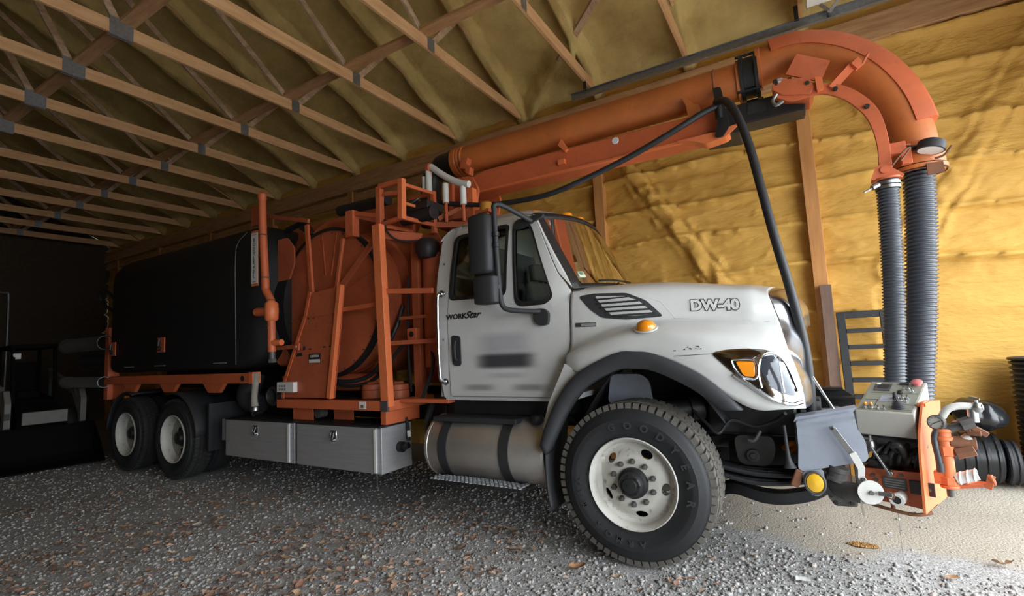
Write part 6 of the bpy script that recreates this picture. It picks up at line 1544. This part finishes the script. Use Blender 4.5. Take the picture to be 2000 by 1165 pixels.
b = B(); b.prism(rnd([(1.255, .785), (1.288, .80), (1.325, .71), (1.318, .655), (1.33, .635), (1.30, .625), (1.285, .65), (1.29, .70)], .008), .245, .268); b.build('handle_grip', PVC, WR, bevel=.004)
B().cyl((1.31, .235, .645), (1.31, .25, .645), .012, 6).build('handle_nut', IRON, WR)
B().cyl((1.47, .42, .44), (1.47, .42, .16), .002, 6).build('hanging_cord', CANVAS, TRUCK)

# ------------------------------------------------------------------ other things in the shed
# black hose loop lying in the gravel under the bumper
pts = [(.30, .75, .30), (.45, .68, .385), (.57, .62, .43), (.75, .60, .395), (.92, .62, .40), (1.10, .68, .45), (1.25, .85, .55)]
b = B(); rows = []
for p in crv([V(q) for q in pts], 8): rows.append([p + V((0, -.035, .035)), p + V((0, -.045, 0)), p + V((0, -.035, -.04)), p + V((0, .10, -.05)), p + V((0, .10, .03)), p + V((0, -.035, .035))])
b.grid(rows); b.build('rubber_guard_strip', BLKPOLY, TRUCK, smooth=60)
# leaning board and steel rack by the wall post
o = B().beam((1.315, 2.76, .0), (1.332, 2.885, 2.0), .105, .04, up=(0, 1, 0)).build('leaning_board', WOODB, bevel=.004)
tag(o, 'dark brown board leaning upright on the wall beside the wooden post', 'board')
t = thing('steel_rack', 'black steel ladder-shaped rack standing on its side against the yellow foam wall', 'rack', (1.60, 2.75, 0))
for x in (1.435, 1.80): B().beam((x, 2.70, .0), (x, 2.86, 1.68), .075, .05, up=(0, 1, 0)).build('rack_upright', BLACK, t, bevel=.004)
B().beam((1.40, 2.865, 1.665), (1.825, 2.865, 1.665), .05, .07).build('top_rail', BLACK, t, bevel=.004)
for k in range(9):
    z = 1.50 - .165 * k
    y = 2.70 + .16 * z / 1.68
    B().beam((1.47, y, z), (1.765, y, z), .06, .045).build('rung', BLACK, t, bevel=.003)
# corrugated culvert and drums under black film at the right
t = thing('culvert_pipe', 'tall black corrugated pipe standing on end beside the drums', 'pipe', (2.845, 2.70, .10))
b = B(); prof = []
for k in range(24):
    z = .02 + k * .044
    prof += [(.20, z), (.205, z + .008), (.222, z + .014), (.222, z + .030), (.205, z + .036)]
prof += [(.20, 1.075), (.225, 1.08), (.232, 1.09), (.225, 1.10), (.20, 1.10), (.185, 1.08), (.185, .02)]
b.lathe(prof, (2.845, 2.70, .10), 'z', 48); b.build('corrugated_wall', HOSE, t, smooth=50)
def drum(x0, x1, y, z, r, lab, m):
    t = thing('black_drum', lab, 'drum', ((x0 + x1) / 2, y, z - r))
    l = x1 - x0; n = max(2, int(l / .07))
    pr = [(r - .03, -.0), (r, .012)]
    for k in range(n): q = l * (k + .5) / n; pr += [(r, q - .018), (r + .012, q - .008), (r + .012, q + .008), (r, q + .018)]
    pr += [(r, l - .012), (r - .03, l)]
    b = B(); b.lathe([(a, x0 + c) for a, c in pr], (0, y, z), 'x', 40); b.build('drum_shell', m, t, smooth=40)
    for xx, s in ((x0, 1), (x1, -1)):
        b = B(); b.lathe([(0, xx + .01 * s), (r - .06, xx + .012 * s), (r - .05, xx), (r - .028, xx - .002 * s)], (0, y, z), 'x', 32); b.build('drum_end', m, t)
drum(2.10, 2.47, 2.70, .325, .205, 'black ribbed drum lying on its side beneath the crumpled film bundle', FILM)
drum(2.485, 2.585, 2.70, .295, .18, 'narrow black drum lying between the wider drum and the tall corrugated pipe', HOSE)
rows = []
for i in range(29):
    u = i / 28; row = []
    for j in range(33):
        a = 2 * PI * (j % 32) / 32
        e = math.sin(PI * min(1, max(0, u * .96 + .02))) ** .45
        ca, sa = math.cos(a), math.sin(a)
        w = 1 + .16 * N(u * 4, ca * 1.5, sa * 1.5) + .10 * abs(N(u * 9, ca * 4, sa * 4)) - .05 * abs(N(u * 3 + a * 2, a * 3, 4))
        p = V((2.18 + .38 * u, 2.70 + .20 * ca * e * w, .708 + (.145 if sa > 0 else .13) * sa * e * w - .05 * (u - .3)))
        row.append(p)
    rows.append(row)
b = B(); b.grid(rows); o = b.build('film_bundle', FILM, smooth=70)
tag(o, 'crumpled shiny black plastic film bundle lying on top of the black drums', 'bundle')

# skid steer loader in the dark at the far left
SKX, SKY = -10.75, -.13
sk = thing('skid_steer_loader', 'dark compact loader with pale lift arms and a bucket, parked behind the truck', 'loader', (SKX, SKY, 0))
MS = Matrix.Translation((SKX, SKY, 0)) @ Matrix.Rotation(math.radians(-6), 4, 'Z')
class BS(B):
    def build(s, *a, **k):
        s.v = [tuple(MS @ V((p[0], p[1] * .62, p[2]))) for p in s.v]
        return B.build(s, *a, **k)
b = BS(); b.prism(rnd([(-1.2, .35), (.9, .30), (.95, .75), (.4, 1.0), (-1.2, 1.1)], .06), -.45, .45); b.build('loader_body', SHADEBLACK, sk, bevel=.02)
for y in (-.45, .40):
    for z0, p in ((0, ((.55, .95), (.35, 1.9))), (1, ((-.75, 1.0), (-.85, 1.9)))): b = BS(); b.beam((p[0][0], y, p[0][1]), (p[1][0], y, p[1][1]), .07, .07); b.build('cab_post', SHADEBLACK, sk)
b = BS(); b.box2((-.9, -.5, 1.88), (.42, .45, 1.95)); b.build('cab_roof', SHADEBLACK, sk, bevel=.02)
b = BS(); b.box2((-.45, -.25, .95), (-.05, .25, 1.15)); b.box2((-.55, -.25, 1.1), (-.42, .25, 1.65)); b.build('loader_seat', SHADEBLACK, sk, bevel=.03)
for y in (-.72, .72):
    b = BS(); b.beam((-1.1, y, 1.45), (.75, y, 1.15), .10, .16); b.beam((.75, y, 1.2), (1.30, y, .72), .10, .16); b.build('lift_arm', SKIDWHITE, sk, bevel=.01)
    b = BS(); b.prism(rnd([(1.05, 1.2), (1.22, 1.2), (1.38, 1.0), (1.36, .62), (1.24, .62), (1.14, .95)], .03), y - .06, y + .06); b.build('arm_end', SKIDWHITE, sk, bevel=.008)
    b = BS(); b.box2((-1.15, y - .05, .5), (-.95, y + .05, 1.5)); b.build('rear_upright', BLACK, sk, bevel=.01)
    for x in (-.65, .55):
        b = BS(); b.lathe([(.18, -.13), (.36, -.14), (.41, -.10), (.42, 0), (.41, .10), (.36, .14), (.18, .13)], (x, y * .92, .415), 'y', 32); w = b.build('loader_wheel', RUBBER, sk)
        b = BS(); b.lathe([(0, -.08), (.10, -.09), (.19, -.12), (.2, .1), (0, .1)], (x, y * .92, .415), 'y', 24); b.build('wheel_rim', SKIDWHITE, w)
b = BS(); b.box2((1.14, -.42, .64), (1.22, .46, .84)); b.build('cross_bar', SKIDWHITE, sk, bevel=.01)
b = BS(); b.prism(rnd([(1.28, .55), (1.38, .62), (1.42, .55), (1.40, .15), (1.55, .06), (2.05, .04), (2.05, .02), (1.45, .03), (1.30, .18)], .03), -.95, .95); b.prism([(1.30, .18), (1.45, .03), (2.05, .03), (1.80, .30), (1.40, .60), (1.28, .55)], -.96, -.94); b.prism([(1.30, .18), (1.45, .03), (2.05, .03), (1.80, .30), (1.40, .60), (1.28, .55)], .94, .96); b.build('bucket', SHADEBLACK, sk, bevel=.005)
b = BS(); b.box2((.28, -.46, 1.70), (.42, -.30, 1.80)); b.build('head_lamp', PAPER, sk, bevel=.01)
b = BS(); b.box2((1.385, -.78, .76), (1.392, -.68, .86)); b.build('arm_decal', INK, sk)
# conduit on the far wall
b = B(); b.tube([(X0 + .12, .9, .4), (X0 + .12, .9, 3.2), (X0 + .12, .8, 3.5), (X0 + .12, .4, 3.55)], .03, 8, 3); o = b.build('wall_conduit', GALV)
tag(o, 'thin grey conduit climbing the dark far end wall', 'pipe')
# ------------------------------------------------------------------ gravel and leaves
rng = np.random.default_rng(11)
def ico():
    p = (1 + 5 ** .5) / 2
    v = np.array([(-1, p, 0), (1, p, 0), (-1, -p, 0), (1, -p, 0), (0, -1, p), (0, 1, p), (0, -1, -p), (0, 1, -p), (p, 0, -1), (p, 0, 1), (-p, 0, -1), (-p, 0, 1)], float)
    v /= np.linalg.norm(v[0])
    f = np.array([(0, 11, 5), (0, 5, 1), (0, 1, 7), (0, 7, 10), (0, 10, 11), (1, 5, 9), (5, 11, 4), (11, 10, 2), (10, 7, 6), (7, 1, 8), (3, 9, 4), (3, 4, 2), (3, 2, 6), (3, 6, 8), (3, 8, 9), (4, 9, 5), (2, 4, 11), (6, 2, 10), (8, 6, 7), (9, 8, 1)])
    return v, f
IV, IF = ico()
CAMXY = np.array([1.094, -3.2875])
def sample(n, far=9.0):
    out = []
    while len(out) < n:
        d = 1.5 + (far - 1.5) * rng.random() ** 1.5
        a = math.radians(rng.uniform(-24, 84))
        x = CAMXY[0] - d * math.sin(a); y = CAMXY[1] + d * math.cos(a)
        if y > 2.05 or x > 3.4 or x < -11: continue
        band = max(0, min(1, (y - .45) / .5)) * max(0, min(1, (x + .3) / .8)) * (1 if y < 3 else 0)
        if rng.random() < band * .93: continue
        if rng.random() < .55 * max(0, min(1, .5 + 1.6 * N(x * .8, y * .8, 21))) : continue
        out.append((x, y))
    return np.array(out)
WHEELS = [(0, .0, .42), (-6.10, .0, .7), (-7.44, .0, .7)]
def clear(x, y):
    for wx, y0, y1 in WHEELS:
        if abs(x - wx) < .14 and y0 - .03 < y < y1 + .05: return False
    return True
STONE = mat('crushed_grey_stone', (0.33, 0.325, 0.315), 0.85, island=0.38)
STONEB = mat('pinkish_grey_stone', (0.40, 0.35, 0.32), 0.85, island=0.35)
def stones(n, smin, smax, m, far):
    P = sample(n, far); P = np.array([p for p in P if clear(*p)]); n = len(P)
    s = smin + (smax - smin) * rng.random(n) ** 2.6
    V0 = IV[None] * (1 + rng.uniform(-.34, .34, (n, 12, 1)))
    V0 = V0 * np.stack([np.ones(n), rng.uniform(.55, 1, n), rng.uniform(.4, .8, n)], 1)[:, None]
    th = rng.uniform(0, 2 * PI, n); tl = rng.uniform(-.5, .5, n)
    c, s_ = np.cos(th), np.sin(th); ct, st = np.cos(tl), np.sin(tl)
    x, y, z = V0[..., 0], V0[..., 1], V0[..., 2]
    x, z = x * ct[:, None] + z * st[:, None], -x * st[:, None] + z * ct[:, None]
    x, y = x * c[:, None] - y * s_[:, None], x * s_[:, None] + y * c[:, None]
    h = np.array([ground_h(px, py) for px, py in P])
    out = np.stack([x, y, z], -1) * (s / 2)[:, None, None]
    out += np.stack([P[:, 0], P[:, 1], h + s * .10], 1)[:, None]
    me = bpy.data.meshes.new('gravel')
    vv = out.reshape(-1, 3); ff = (IF[None] + (np.arange(n) * 12)[:, None, None]).reshape(-1, 3)
    me.vertices.add(len(vv)); me.vertices.foreach_set('co', vv.ravel().astype(np.float32))
    me.loops.add(ff.size); me.loops.foreach_set('vertex_index', ff.ravel().astype(np.int32))
    me.polygons.add(len(ff)); me.polygons.foreach_set('loop_start', (np.arange(len(ff)) * 3).astype(np.int32))
    me.update(calc_edges=True); me.validate()
    me.materials.append(m)
    o = bpy.data.objects.new('gravel', me); COL.objects.link(o)
    adopt(o, floor); o['kind'] = 'stuff'
    return o
stones(40000, .010, .040, STONE, 11.0)
stones(7000, .010, .038, STONEB, 11.0)
stones(22000, .007, .018, STONE, 4.8)
# the larger stones one can pick apart
protos = []
for k in range(6):
    vv = IV * (1 + rng.uniform(-.3, .3, (12, 1))) * np.array([1, rng.uniform(.6, 1), rng.uniform(.45, .8)])
    b = B(); b.add([tuple(v) for v in vv], [tuple(f) for f in IF]); me = bpy.data.meshes.new('stone')
    me.from_pydata(b.v, [], b.f); me.materials.append((STONE, STONEB)[k % 2]); protos.append(me)
cnt = 0
for (x, y) in sample(420, 4.6):
    if cnt >= 230 or not clear(x, y): continue
    o = bpy.data.objects.new('stone', protos[cnt % 6]); COL.objects.link(o)
    s = rng.uniform(.015, .027); o.scale = (s, s, s); o.location = (x, y, ground_h(x, y) + s * .3); o.rotation_euler = (rng.uniform(-.4, .4), rng.uniform(-.4, .4), rng.uniform(0, 6.3))
    adopt(o, floor); cnt += 1

# leaves: small curled lobed blades
def leaf_mesh(k, lobes):
    r2 = random.Random(k); b = B()
    n = 7; L_ = 1.0; rows = []
    curl = r2.uniform(.25, .9); twist = r2.uniform(-.5, .5)
    for i in range(n + 1):
        t = i / n
        w = .30 * math.sin(PI * min(1, t * .92 + .08)) ** .7
        if lobes and 0 < i < n: w *= 1.25 if i % 2 else .55
        x = (t - .5) * L_
        z0 = .28 * curl * (2 * t - 1) ** 2
        ca, sa = math.cos(twist * (t - .5)), math.sin(twist * (t - .5))
        row = []
        for s in (-1, -.5, 0, .5, 1):
            y = s * w; z = z0 + curl * .5 * abs(s) ** 1.6 * w + r2.uniform(-.02, .02)
            row.append(V((x + (.05 if lobes and abs(s) == 1 else 0), y * ca - z * sa, y * sa + z * ca)))
        rows.append(row)
    b.grid(rows); b.tube([rows[0][2], rows[0][2] + V((-.15, .02, .03))], .012, 4)
    me = bpy.data.meshes.new('leaf'); me.from_pydata(b.v, [], b.f); me.shade_smooth()
    return me
LEAFM = [mat('brown_leaf', (.30, .18, .12), .8, var=.4, vscale=5), mat('red_brown_leaf', (.36, .19, .13), .8, var=.4, vscale=5), mat('tan_leaf', (.42, .28, .17), .8, var=.3, vscale=5),
         mat('orange_leaf', (.46, .24, .11), .75, var=.3, vscale=4), mat('pale_leaf', (.55, .47, .36), .8, var=.2, vscale=4)]
LP = []
for m_i, m in enumerate(LEAFM):
    for k in range(3):
        me = leaf_mesh(k + 10 * m_i, k != 1); me.materials.append(m); LP.append(me)
def leaf(x, y, s, me, yaw, label, group=None, name='fallen_leaf'):
    o = bpy.data.objects.new(name, me); COL.objects.link(o)
    o.scale = (s, s, s); o.location = (x, y, ground_h(x, y) + .020); o.rotation_euler = (rng.uniform(-.25, .25), rng.uniform(-.25, .25), yaw)
    return tag(o, label, 'leaf', group)
KINDS = ['dark brown', 'red-brown', 'tan', 'orange-brown', 'pale dry']
def zone(x, y):
    w = 'the fuel tank' if x > -2.25 else 'the longer tool box' if x > -3.62 else 'the shorter tool box' if x > -5.0 else 'the rear wheels'
    return ('close in front of ' if y > -.55 else 'a step out from ' if y > -1.35 else 'well out from ') + w
n = 0; taken = []; tries = 0
while n < 270 and tries < 20000:
    tries += 1
    d = rng.uniform(2.0, 7.0); a = math.radians(rng.uniform(14, 82))
    x = CAMXY[0] - d * math.sin(a); y = CAMXY[1] + d * math.cos(a)
    if y > .0 or x < -7: continue
    cl = N(x * 1.1, y * 1.1, 33) + .35 * N(x * 3, y * 3, 40)
    if cl < -.02 and rng.random() > .12: continue
    if x > -1.2 and rng.random() > .15: continue
    s = rng.uniform(.045, .10)
    if any((x - p) ** 2 + (y - q) ** 2 < (.68 * (s + t)) ** 2 for p, q, t in taken): continue
    taken.append((x, y, s))
    kk = int(rng.choice(5, p=[.34, .26, .20, .08, .12])); zn = zone(x, y)
    leaf(x, y, s, LP[kk * 3 + int(rng.integers(3))], rng.uniform(0, 6.3), KINDS[kk] + ' dead leaf on the gravel ' + zn, KINDS[kk] + ' leaves ' + zn); n += 1
# crumbs of leaf litter too many to count
b = B(); k = 0
while k < 2600:
    d = rng.uniform(1.8, 8.0); a = math.radians(rng.uniform(10, 84))
    x = CAMXY[0] - d * math.sin(a); y = CAMXY[1] + d * math.cos(a)
    if y > .6 or x < -8: continue
    if N(x * 1.1, y * 1.1, 33) < -.05 and rng.random() > .2: continue
    if x > -.8 and rng.random() > .2: continue
    s = rng.uniform(.012, .035); t = rng.uniform(0, 6.3); c_, s_ = math.cos(t) * s, math.sin(t) * s; z = ground_h(x, y) + .012
    b.add([(x - c_, y - s_, z), (x + s_ * .6, y - c_ * .6, z + s * rng.uniform(.1, .6)), (x + c_, y + s_, z + s * rng.uniform(0, .5)), (x - s_ * .6, y + c_ * .6, z + s * rng.uniform(.1, .6))], [(0, 1, 2, 3)]); k += 1
o = b.build('leaf_litter', mat('leaf_litter', (.36, .22, .15), .85, island=.7), smooth=0, fix=False); adopt(o, floor); o['kind'] = 'stuff'
leaf(-.36, -.11, .12, LP[9], .4, 'large orange oak leaf on the ground just behind the foot of the front tyre')
leaf(.655, .523, .085, LP[12], 1.2, 'pale curled leaf on the ground just ahead of the front tyre')
leaf(.445, .63, .08, LP[13], 2.2, 'small pale leaf on the gravel just behind the front tyre tread')
leaf(2.03, 1.0, .11, LP[6], .2, 'tan leaf lying alone on the bare dirt below the orange valve station')
leaf(1.72, .68, .09, LP[10], .8, 'orange-brown leaf on the grey gravel well in front of the operator station')
leaf(-1.12, .28, .12, LP[7], .3, 'tan leaf in the shade below the diamond plate step')
b = B(); rows = [[V((x + .012 * N(i, j, 3), y, ground_h(x, y) + .012 + .02 * abs(N(i * .9, j * .7)))) for j, y in enumerate(np.linspace(.28, .34, 5))] for i, x in enumerate(np.linspace(.91, .99, 6))]
b.grid(rows); o = b.build('paper_scrap', PAPER, smooth=60); tag(o, 'crumpled white scrap on the gravel ahead of the front tyre', 'litter')

# rusty dirt spill on the gravel
b = B()
for k in range(260):
    a = rng.uniform(0, 6.3); r = rng.random() ** .6
    x = 1.315 + .09 * r * math.cos(a); y = 1.045 + .035 * r * math.sin(a); s = rng.uniform(.006, .016); t = rng.uniform(0, 6.3); z = ground_h(x, y) + .006
    vs = [(x + s * math.cos(t + q), y + s * math.sin(t + q), z) for q in (0, 1.7, 3.3, 4.9)] + [(x, y, z + s * .8)]
    b.add(vs, [(0, 1, 4), (1, 2, 4), (2, 3, 4), (3, 0, 4)])
o = b.build('rusty_dirt', mat('rusty_orange_dirt', (.42, .22, .07), .9, var=.4, vscale=40), smooth=0, fix=False); adopt(o, floor); o['kind'] = 'stuff'
